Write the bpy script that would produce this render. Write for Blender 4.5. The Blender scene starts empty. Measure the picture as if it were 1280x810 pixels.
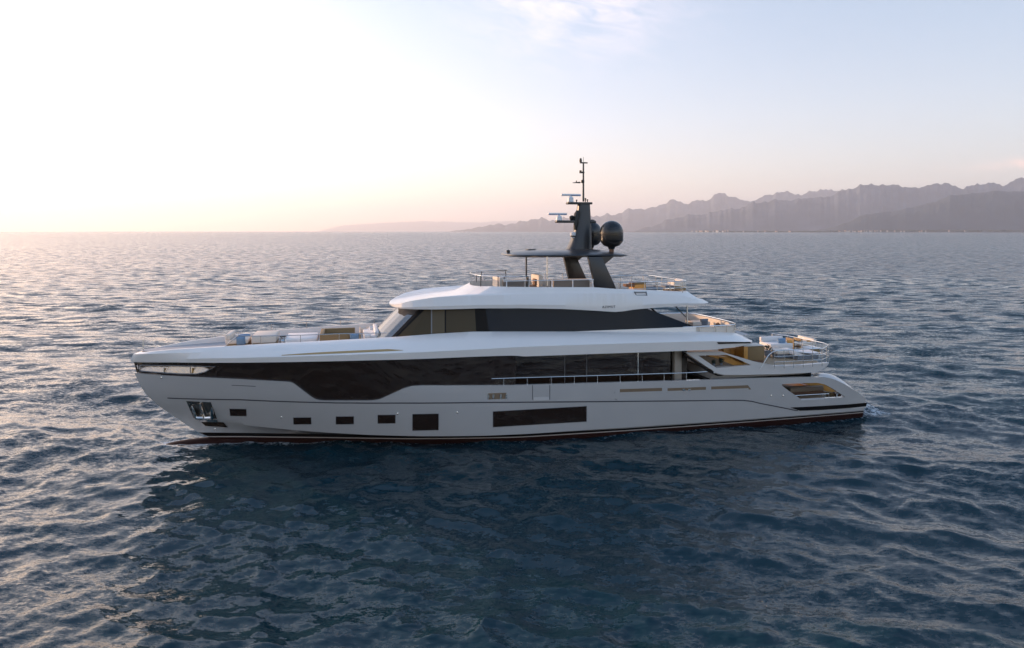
import bpy, bmesh, math, random
import numpy as np
from mathutils import Vector, Matrix

# ------------------------------------------------------------------ camera
SC = bpy.context.scene
COL = SC.collection
F, CH, HZ = 853.0, 10.5, 289.0          # focal length (px of a 1280 wide frame), camera height, horizon row
PSI = math.radians(13.5)                # heading of the yacht
SUN_AZ, SUN_EL = math.radians(-59), math.radians(10.5)   # azimuth from +Y, positive to the right
cam_d = bpy.data.cameras.new("camera")
cam = bpy.data.objects.new("camera", cam_d)
COL.objects.link(cam)
cam.location = (0, 0, CH)
cam.rotation_euler = (math.radians(90), 0, 0)
cam_d.sensor_width = 36.0
cam_d.lens = 36.0 * F / 1280.0
cam_d.shift_y = (HZ - 405.0) / 1280.0
cam_d.clip_start, cam_d.clip_end = 0.5, 90000.0
SC.camera = cam

# ------------------------------------------------------------------ sky, sun, exposure
world = bpy.data.worlds.new("World")
SC.world = world
world.use_nodes = True
nt = world.node_tree
nt.nodes.clear()
N = nt.nodes.new
out = N("ShaderNodeOutputWorld")
bg = N("ShaderNodeBackground")
sky = N("ShaderNodeTexSky")
sky.sky_type = 'NISHITA'
sky.sun_disc = False
sky.sun_elevation = SUN_EL
sky.sun_rotation = SUN_AZ
sky.altitude = 0
sky.air_density = 0.8
sky.dust_density = 0.9
sky.ozone_density = 1.5
bg.inputs['Strength'].default_value = 0.147
geo = N("ShaderNodeNewGeometry")
tc = N("ShaderNodeTexCoord")
# thin cirrus: high cloud streaks on a far flat layer (direction divided by height)
sep = N("ShaderNodeSeparateXYZ")
nt.links.new(tc.outputs['Generated'], sep.inputs[0])


def wmath(op, a, b=None, c=None):
    n = N("ShaderNodeMath")
    n.operation = op
    for i, v in enumerate((a, b, c)):
        if v is None:
            continue
        if isinstance(v, (int, float)):
            n.inputs[i].default_value = v
        else:
            nt.links.new(v, n.inputs[i])
    return n.outputs[0]


def gauss(v, mid, wid):
    d = wmath('DIVIDE', wmath('SUBTRACT', v, mid), wid)
    return wmath('EXPONENT', wmath('MULTIPLY', wmath('MULTIPLY', d, d), -1.0))


az = wmath('ARCTAN2', sep.outputs[0], sep.outputs[1])
hyp = wmath('SQRT', wmath('ADD', wmath('MULTIPLY', sep.outputs[0], sep.outputs[0]), wmath('MULTIPLY', sep.outputs[1], sep.outputs[1])))
el = wmath('ARCTAN2', sep.outputs[2], hyp)
cv = N("ShaderNodeCombineXYZ")
nt.links.new(wmath('MULTIPLY', az, 9.0), cv.inputs[0])
nt.links.new(wmath('ADD', wmath('MULTIPLY', el, 30.0), wmath('MULTIPLY', az, 7.0)), cv.inputs[1])
nz = N("ShaderNodeTexNoise")
nz.inputs['Scale'].default_value = 1.6
nz.inputs['Detail'].default_value = 8
nz.inputs['Roughness'].default_value = 0.62
nz.inputs['Distortion'].default_value = 0.6
nt.links.new(cv.outputs[0], nz.inputs['Vector'])
wisps = wmath('MULTIPLY', wmath('SUBTRACT', nz.outputs[0], 0.36), 3.2)
wisps = wmath('MINIMUM', wmath('MAXIMUM', wisps, 0.0), 1.0)
mask = wmath('MULTIPLY', gauss(az, 0.10, 0.13), gauss(el, 0.325, 0.065))
c1 = wmath('MULTIPLY', wisps, mask)
mask2 = wmath('MULTIPLY', gauss(az, 0.66, 0.06), gauss(el, 0.078, 0.006))
c2 = wmath('MULTIPLY', wisps, mask2)
mx = N("ShaderNodeMix")
mx.data_type = 'RGBA'
nt.links.new(wmath('MULTIPLY', c1, 0.30), mx.inputs[0])
nt.links.new(sky.outputs[0], mx.inputs[6])
CLOUD1 = mx
mx.inputs[7].default_value = (7.6, 6.6, 6.6, 1)
mx2 = N("ShaderNodeMix")
mx2.data_type = 'RGBA'
nt.links.new(wmath('MULTIPLY', c2, 0.85), mx2.inputs[0])
nt.links.new(mx.outputs[2], mx2.inputs[6])
mx2.inputs[7].default_value = (7, 5, 4.2, 1)
tint = N("ShaderNodeMix")
tint.data_type = 'RGBA'
tint.blend_type = 'MULTIPLY'
tint.inputs[0].default_value = 1.0
ramp = N("ShaderNodeValToRGB")
ramp.color_ramp.elements[0].position, ramp.color_ramp.elements[0].color = 0.0, (0.98, 0.70, 0.60, 1)
ramp.color_ramp.elements[1].position, ramp.color_ramp.elements[1].color = 1.0, (0.72, 0.93, 1.08, 1)
e_ = ramp.color_ramp.elements.new(0.072)
e_.color = (1.06, 0.80, 0.70, 1)
e_ = ramp.color_ramp.elements.new(0.165)
e_.color = (1.11, 0.875, 0.79, 1)
e_ = ramp.color_ramp.elements.new(0.36)
e_.color = (1.08, 0.94, 0.88, 1)
nt.links.new(wmath('DIVIDE', el, 0.95), ramp.inputs[0])
nt.links.new(ramp.outputs[0], tint.inputs[7])
nt.links.new(mx2.outputs[2], tint.inputs[6])
gm_ = N("ShaderNodeGamma")
gm_.inputs[1].default_value = 0.77
nt.links.new(tint.outputs[2], gm_.inputs[0])
nt.links.new(gm_.outputs[0], bg.inputs['Color'])
nt.links.new(bg.outputs[0], out.inputs['Surface'])

sun_dir = Vector((math.sin(SUN_AZ) * math.cos(SUN_EL), math.cos(SUN_AZ) * math.cos(SUN_EL), math.sin(SUN_EL)))
sd = bpy.data.lights.new("sun", 'SUN')
sd.energy = 2.1
sd.color = (1.0, 0.62, 0.36)
sd.angle = math.radians(0.6)
sun = bpy.data.objects.new("sun", sd)
COL.objects.link(sun)
sun.location = sun_dir * 100
sun.rotation_euler = (-sun_dir).to_track_quat('-Z', 'Y').to_euler()

vs = SC.view_settings
SC.display_settings.display_device = 'sRGB'
vs.view_transform = 'Standard'
vs.look = 'None'
vs.gamma = 1
vs.use_curve_mapping = False
vs.exposure = 1.7
cy = SC.cycles
cy.use_denoising = True
cy.max_bounces = 8
cy.volume_bounces = 3
cy.transparent_max_bounces = 8
cy.sample_clamp_indirect = 8

# ------------------------------------------------------------------ helpers: materials
def mat(name, color, rough=0.5, metal=0.0, coat=0.0, var=0.0, scale=3.0, spec=0.5, ior=1.45, trans=0.0, bump=0.0):
    m = bpy.data.materials.new(name)
    m.use_nodes = True
    t = m.node_tree
    b = t.nodes['Principled BSDF']
    b.inputs['Base Color'].default_value = (*color, 1)
    b.inputs['Roughness'].default_value = rough
    b.inputs['Metallic'].default_value = metal
    b.inputs['Coat Weight'].default_value = coat
    b.inputs['Coat Roughness'].default_value = 0.05
    b.inputs['Specular IOR Level'].default_value = spec
    b.inputs['IOR'].default_value = ior
    b.inputs['Transmission Weight'].default_value = trans
    if var > 0 or bump > 0:
        tcn = t.nodes.new("ShaderNodeTexCoord")
        n = t.nodes.new("ShaderNodeTexNoise")
        n.inputs['Scale'].default_value = scale
        n.inputs['Detail'].default_value = 6
        t.links.new(tcn.outputs['Object'], n.inputs['Vector'])
        if var > 0:
            mxn = t.nodes.new("ShaderNodeMix")
            mxn.data_type = 'RGBA'
            t.links.new(n.outputs[0], mxn.inputs[0])
            mxn.inputs[6].default_value = (*[c * (1 - var) for c in color], 1)
            mxn.inputs[7].default_value = (*[min(1, c * (1 + var)) for c in color], 1)
            t.links.new(mxn.outputs[2], b.inputs['Base Color'])
            r = t.nodes.new("ShaderNodeMapRange")
            r.inputs['To Min'].default_value = max(0, rough * (1 - var))
            r.inputs['To Max'].default_value = min(1, rough * (1 + var))
            t.links.new(n.outputs[0], r.inputs['Value'])
            t.links.new(r.outputs[0], b.inputs['Roughness'])
        if bump > 0:
            bp = t.nodes.new("ShaderNodeBump")
            bp.inputs['Strength'].default_value = 1.0
            bp.inputs['Distance'].default_value = bump
            t.links.new(n.outputs[0], bp.inputs['Height'])
            t.links.new(bp.outputs[0], b.inputs['Normal'])
    return m


M = {}
M['hull'] = mat("hull_grey_paint", (0.51, 0.485, 0.47), 0.22, 0.0, 1.0, 0.05, 0.6)
M['white'] = mat("white_gelcoat", (0.86, 0.81, 0.77), 0.30, 0.0, 0.4, 0.03, 0.8)
M['wing'] = mat("light_grey_gelcoat", (0.62, 0.59, 0.57), 0.32, 0.0, 0.4, 0.03, 0.8)
M['glass'] = mat("dark_window_glass", (0.022, 0.012, 0.008), 0.03, 0, 0, 0, ior=1.58)
M['navy_glass'] = mat("blue_black_glass", (0.006, 0.009, 0.017), 0.03, 0, 0, 0, ior=1.27)
M['brown_glass'] = mat("tinted_wheelhouse_glass", (0.075, 0.055, 0.030), 0.03, 0, 0, 0, ior=1.25)
M['winframe'] = mat("hull_window_frame", (0.20, 0.20, 0.21), 0.3)
M['black'] = mat("black_trim", (0.008, 0.007, 0.007), 0.4, spec=0.15)
M['antifoul'] = mat("brown_antifouling", (0.030, 0.011, 0.009), 0.6, 0, 0, 0.25, 4, spec=0.1)
M['pin'] = mat("pale_waterline_pinstripe", (0.45, 0.38, 0.34), 0.4)
M['steel'] = mat("polished_steel", (0.72, 0.71, 0.70), 0.12, 1.0)
M['gold'] = mat("bronze_recess_panel", (0.48, 0.31, 0.13), 0.30, 0.5)
M['carbon'] = mat("dark_grey_metallic", (0.042, 0.043, 0.047), 0.36, 0.3, 0.2, 0.05, 1.0)
M['blackplastic'] = mat("black_plastic", (0.02, 0.02, 0.02), 0.4)
M['dome'] = mat("gloss_black_dome", (0.010, 0.010, 0.011), 0.22, 0.0, 0.25, 0, ior=1.5)
M['teak'] = mat("teak_deck", (0.33, 0.23, 0.14), 0.6, 0, 0, 0.15, 5)
M['amber'] = mat("amber_wood", (0.60, 0.29, 0.06), 0.45, 0, 0.2, 0.2, 6)
M['tan'] = mat("tan_upholstery", (0.25, 0.17, 0.085), 0.8, 0, 0, 0.1, 20)
M['cream'] = mat("cream_cushion", (0.70, 0.62, 0.54), 0.85, 0, 0, 0.06, 15)
M['whitec'] = mat("white_cushion", (0.75, 0.73, 0.72), 0.85, 0, 0, 0.05, 15)
M['blue'] = mat("blue_cushion", (0.17, 0.28, 0.42), 0.85, 0, 0, 0.1, 15)
M['greyc'] = mat("grey_cushion", (0.17, 0.19, 0.22), 0.85, 0, 0, 0.1, 15)
M['brownc'] = mat("brown_cushion", (0.20, 0.11, 0.07), 0.85, 0, 0, 0.1, 15)
M['plant'] = mat("dark_leaves", (0.03, 0.045, 0.03), 0.6, 0, 0, 0.2, 20)
M['radar'] = mat("white_radar_plastic", (0.80, 0.80, 0.82), 0.35)
M['plex'] = mat("clear_windbreak", (0.85, 0.85, 0.85), 0.02, 0, 0, 0, ior=1.05, trans=1.0)

# ------------------------------------------------------------------ helpers: photograph <-> yacht coordinates (x aft, y starboard, z up)
UX = np.array([math.cos(PSI), math.sin(PSI)])
WX = np.array([-math.sin(PSI), math.cos(PSI)])
OO = np.array([-16.4446935, 33.43917579])


def at(px, py, w):
    a = (px - 640) / F
    q = OO + w * WX
    u = (a * q[1] - q[0]) / (UX[0] - a * UX[1])
    return u, CH - (py - HZ) * (q[1] + u * UX[1]) / F


def onz(px, py, z):
    Y = F * (CH - z) / (py - HZ)
    p = np.array([(px - 640) / F * Y, Y]) - OO
    return float(p @ UX), float(p @ WX)


def on_b(px, py, bf, n=25):
    u, z = at(px, py, -2.0)
    for _ in range(n):
        u, z = at(px, py, -bf(u, z))
    return u, z


ROOT_M = Matrix.Translation((OO[0], OO[1], 0)) @ Matrix.Rotation(PSI, 4, 'Z')

# ------------------------------------------------------------------ helpers: mesh building
class MB:
    def __init__(self):
        self.v, self.f = [], []

    def grid(self, rows, flip=False, closed=False):
        n = len(rows[0])
        o = len(self.v)
        for r in rows:
            self.v.extend([tuple(map(float, p)) for p in r])
        for i in range(len(rows) - 1):
            for j in range(n - 1 + (1 if closed else 0)):
                k = (j + 1) % n
                self.f.append((o + i * n + j, o + i * n + k, o + (i + 1) * n + k, o + (i + 1) * n + j))
        return self

    def poly(self, pts):
        o = len(self.v)
        self.v.extend([tuple(map(float, p)) for p in pts])
        self.f.append(tuple(range(o, o + len(pts))))
        return self

    def box(self, x0, x1, y0, y1, z0, z1, M4=None):
        o = len(self.v)
        c = [(x, y, z) for x in (x0, x1) for y in (y0, y1) for z in (z0, z1)]
        if M4 is not None:
            c = [tuple(M4 @ Vector(p)) for p in c]
        self.v.extend(c)
        for f in ((0, 1, 3, 2), (4, 6, 7, 5), (0, 4, 5, 1), (2, 3, 7, 6), (0, 2, 6, 4), (1, 5, 7, 3)):
            self.f.append(tuple(o + i for i in f))
        return self

    def prism(self, pts, axis, a, b):
        """outline pts (2D) swept from a to b along axis ('x','y','z')"""
        def P(p, t):
            return {'x': (t, p[0], p[1]), 'y': (p[0], t, p[1]), 'z': (p[0], p[1], t)}[axis]
        n = len(pts)
        o = len(self.v)
        self.v.extend([P(p, a) for p in pts] + [P(p, b) for p in pts])
        self.f.append(tuple(o + i for i in range(n)))
        self.f.append(tuple(o + n + i for i in reversed(range(n))))
        for i in range(n):
            j = (i + 1) % n
            self.f.append((o + i, o + n + i, o + n + j, o + j))
        return self

    def tube(self, path, r, n=8):
        path = [Vector(p) for p in path]
        rows = []
        for i, p in enumerate(path):
            d = (path[min(i + 1, len(path) - 1)] - path[max(i - 1, 0)]).normalized()
            a = d.cross(Vector((0, 0, 1)))
            if a.length < 1e-3:
                a = d.cross(Vector((1, 0, 0)))
            a.normalize()
            b = d.cross(a)
            rr = r[i] if isinstance(r, (list, tuple)) else r
            rows.append([p + (a * math.cos(t) + b * math.sin(t)) * rr for t in [2 * math.pi * k / n for k in range(n)]])
        self.grid(rows, closed=True)
        self.poly(rows[0])
        self.poly(rows[-1])
        return self

    def lathe(self, prof, c=(0, 0, 0), n=24, sx=1, sy=1):
        rows = [[(c[0] + r * sx * math.cos(2 * math.pi * k / n), c[1] + r * sy * math.sin(2 * math.pi * k / n), c[2] + z) for k in range(n)] for r, z in prof]
        self.grid(rows, closed=True)
        self.poly(rows[0])
        self.poly(rows[-1])
        return self

    def build(self, name, m, parent=None, smooth=True, angle=35, bevel=0.0, bevel_seg=2, doubles=1e-4, subsurf=0):
        me = bpy.data.meshes.new(name)
        me.from_pydata(self.v, [], self.f)
        bm = bmesh.new()
        bm.from_mesh(me)
        bmesh.ops.remove_doubles(bm, verts=bm.verts, dist=doubles)
        bmesh.ops.dissolve_degenerate(bm, edges=bm.edges, dist=1e-5)
        bmesh.ops.recalc_face_normals(bm, faces=bm.faces)
        if bevel > 0:
            es = [e for e in bm.edges if len(e.link_faces) == 2 and e.calc_face_angle(0) > 0.6]
            bmesh.ops.bevel(bm, geom=es, offset=bevel, segments=bevel_seg, profile=0.5, affect='EDGES')
        bm.to_mesh(me)
        bm.free()
        if smooth:
            me.polygons.foreach_set('use_smooth', [True] * len(me.polygons))
            me.set_sharp_from_angle(angle=math.radians(angle))
        me.materials.append(m)
        o = bpy.data.objects.new(name, me)
        COL.objects.link(o)
        if parent is not None:
            o.parent = parent
        return o


def tag(o, label=None, cat=None, group=None, kind=None):
    if label:
        o['label'] = label
    if cat:
        o['category'] = cat
    if group:
        o['group'] = group
    if kind:
        o['kind'] = kind
    return o


def empty(name, matrix):
    o = bpy.data.objects.new(name, None)
    o.empty_display_size = 0.3
    COL.objects.link(o)
    o.matrix_world = matrix
    return o


def smooth_arr(a, k):
    if k <= 0:
        return a
    ker = np.ones(2 * k + 1) / (2 * k + 1)
    p = np.pad(a, k, mode='edge')
    return np.convolve(p, ker, mode='valid')


def bprof(B, u0, L, p, taper=0.10, tu=24.0, tl=13.0):
    def f(u, z=None):
        t = np.clip((np.asarray(u, float) - u0) / L, 0, 1)
        b = B * (1 - (1 - t) ** p)
        q = np.clip((np.asarray(u, float) - tu) / tl, 0, 1.2)
        return b * (1 - taper * q * q)
    return f


class Line:
    """a longitudinal line of the boat: traced in the photograph on the port side, with its own half-beam function"""
    def __init__(self, pts, bf, nose=None, sm=0):
        us, zs = [], []
        if nose is not None:
            u, z = at(nose[0], nose[1], 0.0)
            us.append(u)
            zs.append(z)
        for px, py in pts:
            u, z = on_b(px, py, lambda a, c: float(bf(a, c)))
            us.append(u)
            zs.append(z)
        o = np.argsort(us)
        self.u, self.z, self.bf = np.array(us)[o], np.array(zs)[o], bf
        self.sm = sm

    def zz(self, u):
        z = np.interp(u, self.u, self.z)
        return z

    def sample(self, s, u0=None, u1=None):
        u0 = self.u[0] if u0 is None else u0
        u1 = self.u[-1] if u1 is None else u1
        u = u0 + (u1 - u0) * s
        z = smooth_arr(self.zz(u), self.sm)
        return np.stack([u, np.array(self.bf(u, z)), z], 1)


def both(mb, rows, skip=None):
    """rows of (u, half-beam, z): port and starboard copies"""
    for sgn in (-1, 1):
        R = [np.stack([r[:, 0], sgn * r[:, 1], r[:, 2]], 1) for r in rows]
        mb.grid(R)


# ------------------------------------------------------------------ yacht: hull form
yacht = empty("motor_yacht", ROOT_M)
tag(yacht, "long white and grey three deck motor yacht with black window band on the open sea", "yacht")

STEM_PX = [(165, 453), (168, 466), (178, 488), (195, 505), (220, 522), (245, 537), (268, 549)]
stem = np.array([at(x, y, 0) for x, y in STEM_PX])[::-1]      # u, z rising
def stem_u(z):
    return np.interp(z, np.concatenate([[-1.0], stem[:, 1], [6.0]]), np.concatenate([[2.9], stem[:, 0], [stem[-1, 0] - 0.1]]))


def zchine(u):
    return np.interp(u, [-0.4, 1.0, 3.2, 6.6, 9.0, 11.7, 14.7, 17, 37], [1.58, 1.42, 1.16, 0.88, 0.72, 0.58, 0.47, 0.42, 0.30])


def zboot(u):
    return np.interp(u, [0, 2, 7, 16, 37], [0.66, 0.62, 0.55, 0.36, 0.24])


def b_hull(u, z):
    u = np.asarray(u, float)
    z = np.asarray(z, float)
    zz = np.clip(z, 0.2, 4.6)
    B = np.interp(zz, [0.2, 0.9, 2.1, 3.0, 4.6], [3.50, 3.62, 3.80, 3.88, 3.90])
    L = np.interp(zz, [0.2, 2.0, 4.6], [15.5, 16.0, 15.0])
    p = np.interp(zz, [0.2, 1.2, 2.1, 3.0, 4.6], [2.1, 2.15, 2.2, 2.3, 2.6])
    t = np.clip((u - stem_u(z)) / L, 0, 1)
    b = B * (1 - (1 - t) ** p)
    q = np.clip((u - 25) / 12.0, 0, 1.2)
    return b * (1 - 0.09 * q * q)


def on_hull(px, py):
    return on_b(px, py, lambda a, c: float(b_hull(a, c)))


L4 = Line([(200, 469), (250, 471.5), (300, 474), (350, 476.7), (362, 477.4), (367, 479), (391, 497.5), (396, 499.8), (404, 500.8), (465, 500.8),
           (475, 499.3), (505, 485.5), (515, 482.8), (527, 482), (640, 481.6), (700, 480), (780, 477.7), (860, 475.5), (940, 473), (1000, 471.6),
           (1025, 471.3), (1034, 472), (1042, 474), (1050, 477.5), (1058, 481.5), (1073, 491), (1082, 498)], b_hull, nose=(168, 466), sm=1)
U_END = float(L4.u[-1])
HN = 420
tt = np.linspace(0, 1, HN)
S = 0.35 * tt ** 2.2 + 0.65 * tt
OPEN_T = [(975.5, 480.6), (985, 479.7), (1000, 479), (1022, 478.5), (1031, 480.5), (1040, 485.2), (1057, 496.4)]
OPEN_B = [(975.5, 480.6), (984, 487), (1001, 499), (1030, 497.8), (1057, 496.4)]
ot = np.array([on_hull(*p) for p in OPEN_T])
ob = np.array([on_hull(*p) for p in OPEN_B])
UO0, UO1 = ot[0, 0], ot[-1, 0]

rows = []
us = 2.5 + (U_END - 2.5) * S
bl = 2.9 * (1 - (1 - np.clip((us - 2.5) / 19, 0, 1)) ** 1.4) * (1 - 0.09 * np.clip((us - 25) / 12, 0, 1.2) ** 2)
keel = np.stack([us, bl, np.full(HN, -0.9)], 1)
us = 2.0 + (U_END - 2.0) * S
wl = np.stack([us, b_hull(us, np.full(HN, 0.3)) * np.interp(us, [2, 5, 11, 17, 22], [0.25, 0.5, 0.76, 0.93, 0.975]), np.full(HN, 0.0)], 1)
u0 = float(stem_u(0.62))
us = u0 + (U_END - u0) * S
bc_ = b_hull(us, zchine(us)) * np.interp(us, [1, 5, 11, 17, 22], [0.45, 0.62, 0.82, 0.955, 0.985])
boot = np.stack([us, bc_, zboot(us)], 1)
u0 = float(stem_u(1.58))
us = u0 + (U_END - u0) * S
chine = np.stack([us, b_hull(us, zchine(us)), zchine(us)], 1)
CR = np.array([on_hull(*p_) for p_ in [(214, 497.8), (300, 499.6), (410, 503.3), (500, 503.8), (600, 503), (650, 502.8), (760, 501.9), (859, 501), (900, 500.4), (929, 500.4), (940, 501.7), (951, 504.4), (975, 509), (995.5, 513.2)]])
u0 = float(stem_u(CR[0, 1]))
us = u0 + (U_END - u0) * S
zc = np.interp(us, CR[:, 0], CR[:, 1])
top = L4.sample(S)
zc = np.minimum(zc, top[:, 2] - 0.12)
crease = np.stack([us, b_hull(us, zc), zc], 1)


def mid(r0, r1, f):
    u = r0[:, 0] * (1 - f) + r1[:, 0] * f
    z = r0[:, 2] * (1 - f) + r1[:, 2] * f
    u = u + (float(stem_u(z[0])) - u[0]) * (1 - S) ** 8
    return np.stack([u, b_hull(u, z), z], 1)


row_b = mid(crease, top, 0.15)
row_t = mid(crease, top, 0.85)
row_m = mid(crease, top, 0.5)
k_ = S > 0.6
for R in (row_b, row_m):
    R[k_, 0] = row_t[k_, 0]
for R, tr in ((row_b, ob), (row_t, ot)):
    inside = (R[:, 0] >= UO0) & (R[:, 0] <= UO1)
    R[inside, 2] = np.interp(R[inside, 0], tr[:, 0], tr[:, 1])
    R[inside, 1] = b_hull(R[inside, 0], R[inside, 2])
in_open = (row_t[:, 0] >= UO0) & (row_t[:, 0] <= UO1)
m1 = mid(chine, crease, 0.2)
m2 = mid(chine, crease, 0.4)
m3 = mid(chine, crease, 0.6)
m4 = mid(chine, crease, 0.8)


def strip(mb, a, b, mask=None):
    for sgn in (-1, 1):
        A = np.stack([a[:, 0], sgn * a[:, 1], a[:, 2]], 1)
        B = np.stack([b[:, 0], sgn * b[:, 1], b[:, 2]], 1)
        if mask is None:
            mb.grid([A, B])
        else:
            o = len(mb.v)
            n = len(A)
            mb.v.extend(map(tuple, A))
            mb.v.extend(map(tuple, B))
            for j in range(n - 1):
                if mask[j] and mask[j + 1]:
                    mb.f.append((o + j, o + j + 1, o + n + j + 1, o + n + j))


hull = MB()
seq = [boot, chine, m1, m2, m3, m4, crease, row_b]
for a, b in zip(seq[:-1], seq[1:]):
    strip(hull, a, b)
notopen = ~in_open
notopen2 = notopen.copy()
idx = np.where(in_open)[0]
notopen2[idx[0]] = True
notopen2[idx[-1]] = True
row_m[in_open] = (row_b[in_open] + row_t[in_open]) / 2
strip(hull, row_b, row_m, notopen2)
strip(hull, row_m, row_t, notopen2)
strip(hull, row_t, top)
# bulwark cap, inner skin and reveal of the side opening
TH = 0.17
def inset(r, d, dz=0.0):
    q = r.copy()
    q[:, 1] = np.maximum(q[:, 1] - d, 0)
    q[:, 2] = q[:, 2] + dz
    return q
aft = top[:, 0] > 11.0
capm = inset(top, TH)
strip(hull, top, capm)
floor_r = capm.copy()
floor_r[:, 2] = np.minimum(1.0, floor_r[:, 2] - 0.1)
it, ib = inset(row_t, TH), inset(row_b, TH)
strip(hull, capm, it, aft)
strip(hull, it, ib, notopen2 & aft)
ibf = ib.copy()
ibf[:, 2] = np.where(ibf[:, 0] > UO0 - 1.5, np.minimum(0.95, ibf[:, 2] - 0.05), np.minimum(1.9, ibf[:, 2] - 0.05))
ibf[:, 1] = np.minimum(ibf[:, 1], b_hull(ibf[:, 0], ibf[:, 2]) - 0.2)
strip(hull, ib, ibf, aft)
strip(hull, row_t, it, in_open)
strip(hull, row_b, ib, in_open)
# sculpted thick quarter: a coaming that rises inboard of the aft sheer
kq = (top[:, 0] > at(1022, 471, -3.5)[0]) & (top[:, 0] < U_END - 0.15)
tq = top[kq]
wq = np.sin(np.linspace(0, 1, len(tq)) * math.pi) ** 0.9
quarter_rows = [np.stack([tq[:, 0], tq[:, 1] - 0.02 - f_ * 0.85, tq[:, 2] + 0.004 + wq * h_], 1) for f_, h_ in ((0, 0), (0.15, 0.14), (0.45, 0.26), (0.8, 0.27), (1.0, 0.12), (1.0, -0.3))]
# transom
tr = [np.array([[r[-1, 0], -r[-1, 1], r[-1, 2]], [r[-1, 0], r[-1, 1], r[-1, 2]]]) for r in (boot, chine, m1, m2, m3, m4, crease, row_b)]
hull.grid(tr)
hull_o = hull.build("hull", M['hull'], yacht, angle=22)

for sg_ in (-1, 1):
    MB().grid([np.stack([r_[:, 0], sg_ * r_[:, 1], r_[:, 2]], 1) for r_ in quarter_rows]).build("quarter_coaming", M['hull'], yacht, angle=60)
# underwater body, boot stripe, pinstripe
mb = MB()
strip(mb, keel, wl)
lowb = boot.copy()
lowb[:, 2] = boot[:, 2] * 0.55
lowb[:, 1] = wl[:, 1] * 0.45 + boot[:, 1] * 0.55
lowb[:, 0] = wl[:, 0] * 0.45 + boot[:, 0] * 0.55
strip(mb, wl, lowb)
mb.grid([np.array([[r[-1, 0], -r[-1, 1], r[-1, 2]], [r[-1, 0], r[-1, 1], r[-1, 2]]]) for r in (keel, wl, lowb)])
mb.build("underwater_body", M['antifoul'], yacht)
mb = MB()
lb2 = lowb.copy()
lb2[:, 2] += 0.045
lb2[:, 1] += 0.006
strip(mb, lowb, lb2)
mb.build("pinstripe", M['pin'], yacht)
mb = MB()
strip(mb, lb2, boot)
mb.grid([np.array([[r[-1, 0], -r[-1, 1], r[-1, 2]], [r[-1, 0], r[-1, 1], r[-1, 2]]]) for r in (lb2, boot)])
mb.build("boot_stripe", M['black'], yacht)
# bulbous bow: an ellipsoid that fades into the stem
mb = MB()
rows = []
for x, r, z in [(-0.78, 0.02, -0.10), (-0.70, 0.16, -0.12), (-0.5, 0.27, -0.15), (-0.1, 0.37, -0.16), (0.5, 0.43, -0.15), (1.3, 0.45, -0.13), (2.3, 0.42, -0.08), (3.4, 0.36, 0.0), (5.0, 0.2, 0.0)]:
    rows.append([(x, r * 1.05 * math.cos(t), z + r * math.sin(t) * 0.95) for t in [2 * math.pi * k / 16 for k in range(16)]])
mb.grid(rows, closed=True)
mb.build("bulbous_bow", M['antifoul'], yacht)

# crease groove line
def line_ribbon(name, row, z0, z1, off, m, u0=-9, u1=99, parent=yacht):
    mb = MB()
    k = (row[:, 0] > u0) & (row[:, 0] < u1)
    a = row[k].copy()
    b = row[k].copy()
    a[:, 2] += z0
    b[:, 2] += z1
    a[:, 1] = b_hull(a[:, 0], a[:, 2]) + off
    b[:, 1] = b_hull(b[:, 0], b[:, 2]) + off
    mb.grid([np.stack([q[:, 0], -q[:, 1], q[:, 2]], 1) for q in (a, b)])
    return mb.build(name, m, parent)
M['groove'] = mat("hull_groove_shadow_gap", (0.07, 0.07, 0.08), 0.5)
line_ribbon("hull_groove", crease, -0.03, 0.03, 0.006, M['groove'], -0.3, 32.3)
M['lip'] = mat("polished_hull_lip", (0.66, 0.66, 0.68), 0.25, 0, 0.5)

# ------------------------------------------------------------------ black window band between hull and upper strake
L5pts = [(217, 453), (261, 453.4), (330, 453), (390, 452), (457, 450.5), (523, 448.8), (600, 445.6), (634, 444.6), (645, 444.5), (655, 445.6), (750, 442.2), (844, 439), (893, 436.9), (925, 433), (940, 429)]
def b_band(u, z=None):
    u = np.asarray(u, float)
    b = b_hull(u, np.full(u.shape, 4.45) if u.shape else 4.45) + 0.03
    e = np.clip((u - 28.0) / 2.2, 0, 1)
    return b * np.sqrt(np.clip(1 - 0.55 * e ** 3, 0, 1))
L5 = Line(L5pts, b_band, nose=(164.5, 452.5), sm=2)
l5 = L5.sample(S)
GL_END = 16.2
mb = MB()
ga = L4.sample(S, None, GL_END)
gb = L5.sample(S, None, GL_END)
ga_in = ga.copy()
ga_in[:, 1] = np.maximum(ga[:, 1] - 0.10, 0)
ga_in[:, 0] += 0.10 * (1 - S) ** 6
gb_in = gb.copy()
gb_in[:, 1] = np.maximum(gb[:, 1] - 0.10, 0)
gb_in[:, 0] += 0.10 * (1 - S) ** 6
def b_in(u, z):
    return float(b_hull(u, z)) - 0.10
BWT = np.array([on_b(x, y, b_in) for x, y in [(172.5, 460), (175, 456.6), (195, 456.9), (225, 457.4), (250, 457.8), (269, 458.4)]])
BWB = np.array([on_b(x, y, b_in) for x, y in [(172.5, 460), (175, 463.6), (195, 465.3), (225, 467.2), (245, 467.4), (256, 465.0), (269, 458.4)]])
gw0 = ga_in * 0.7 + gb_in * 0.3
gw1 = ga_in * 0.3 + gb_in * 0.7
ins_ = (gw0[:, 0] >= BWT[0, 0]) & (gw0[:, 0] <= BWT[-1, 0])
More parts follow.
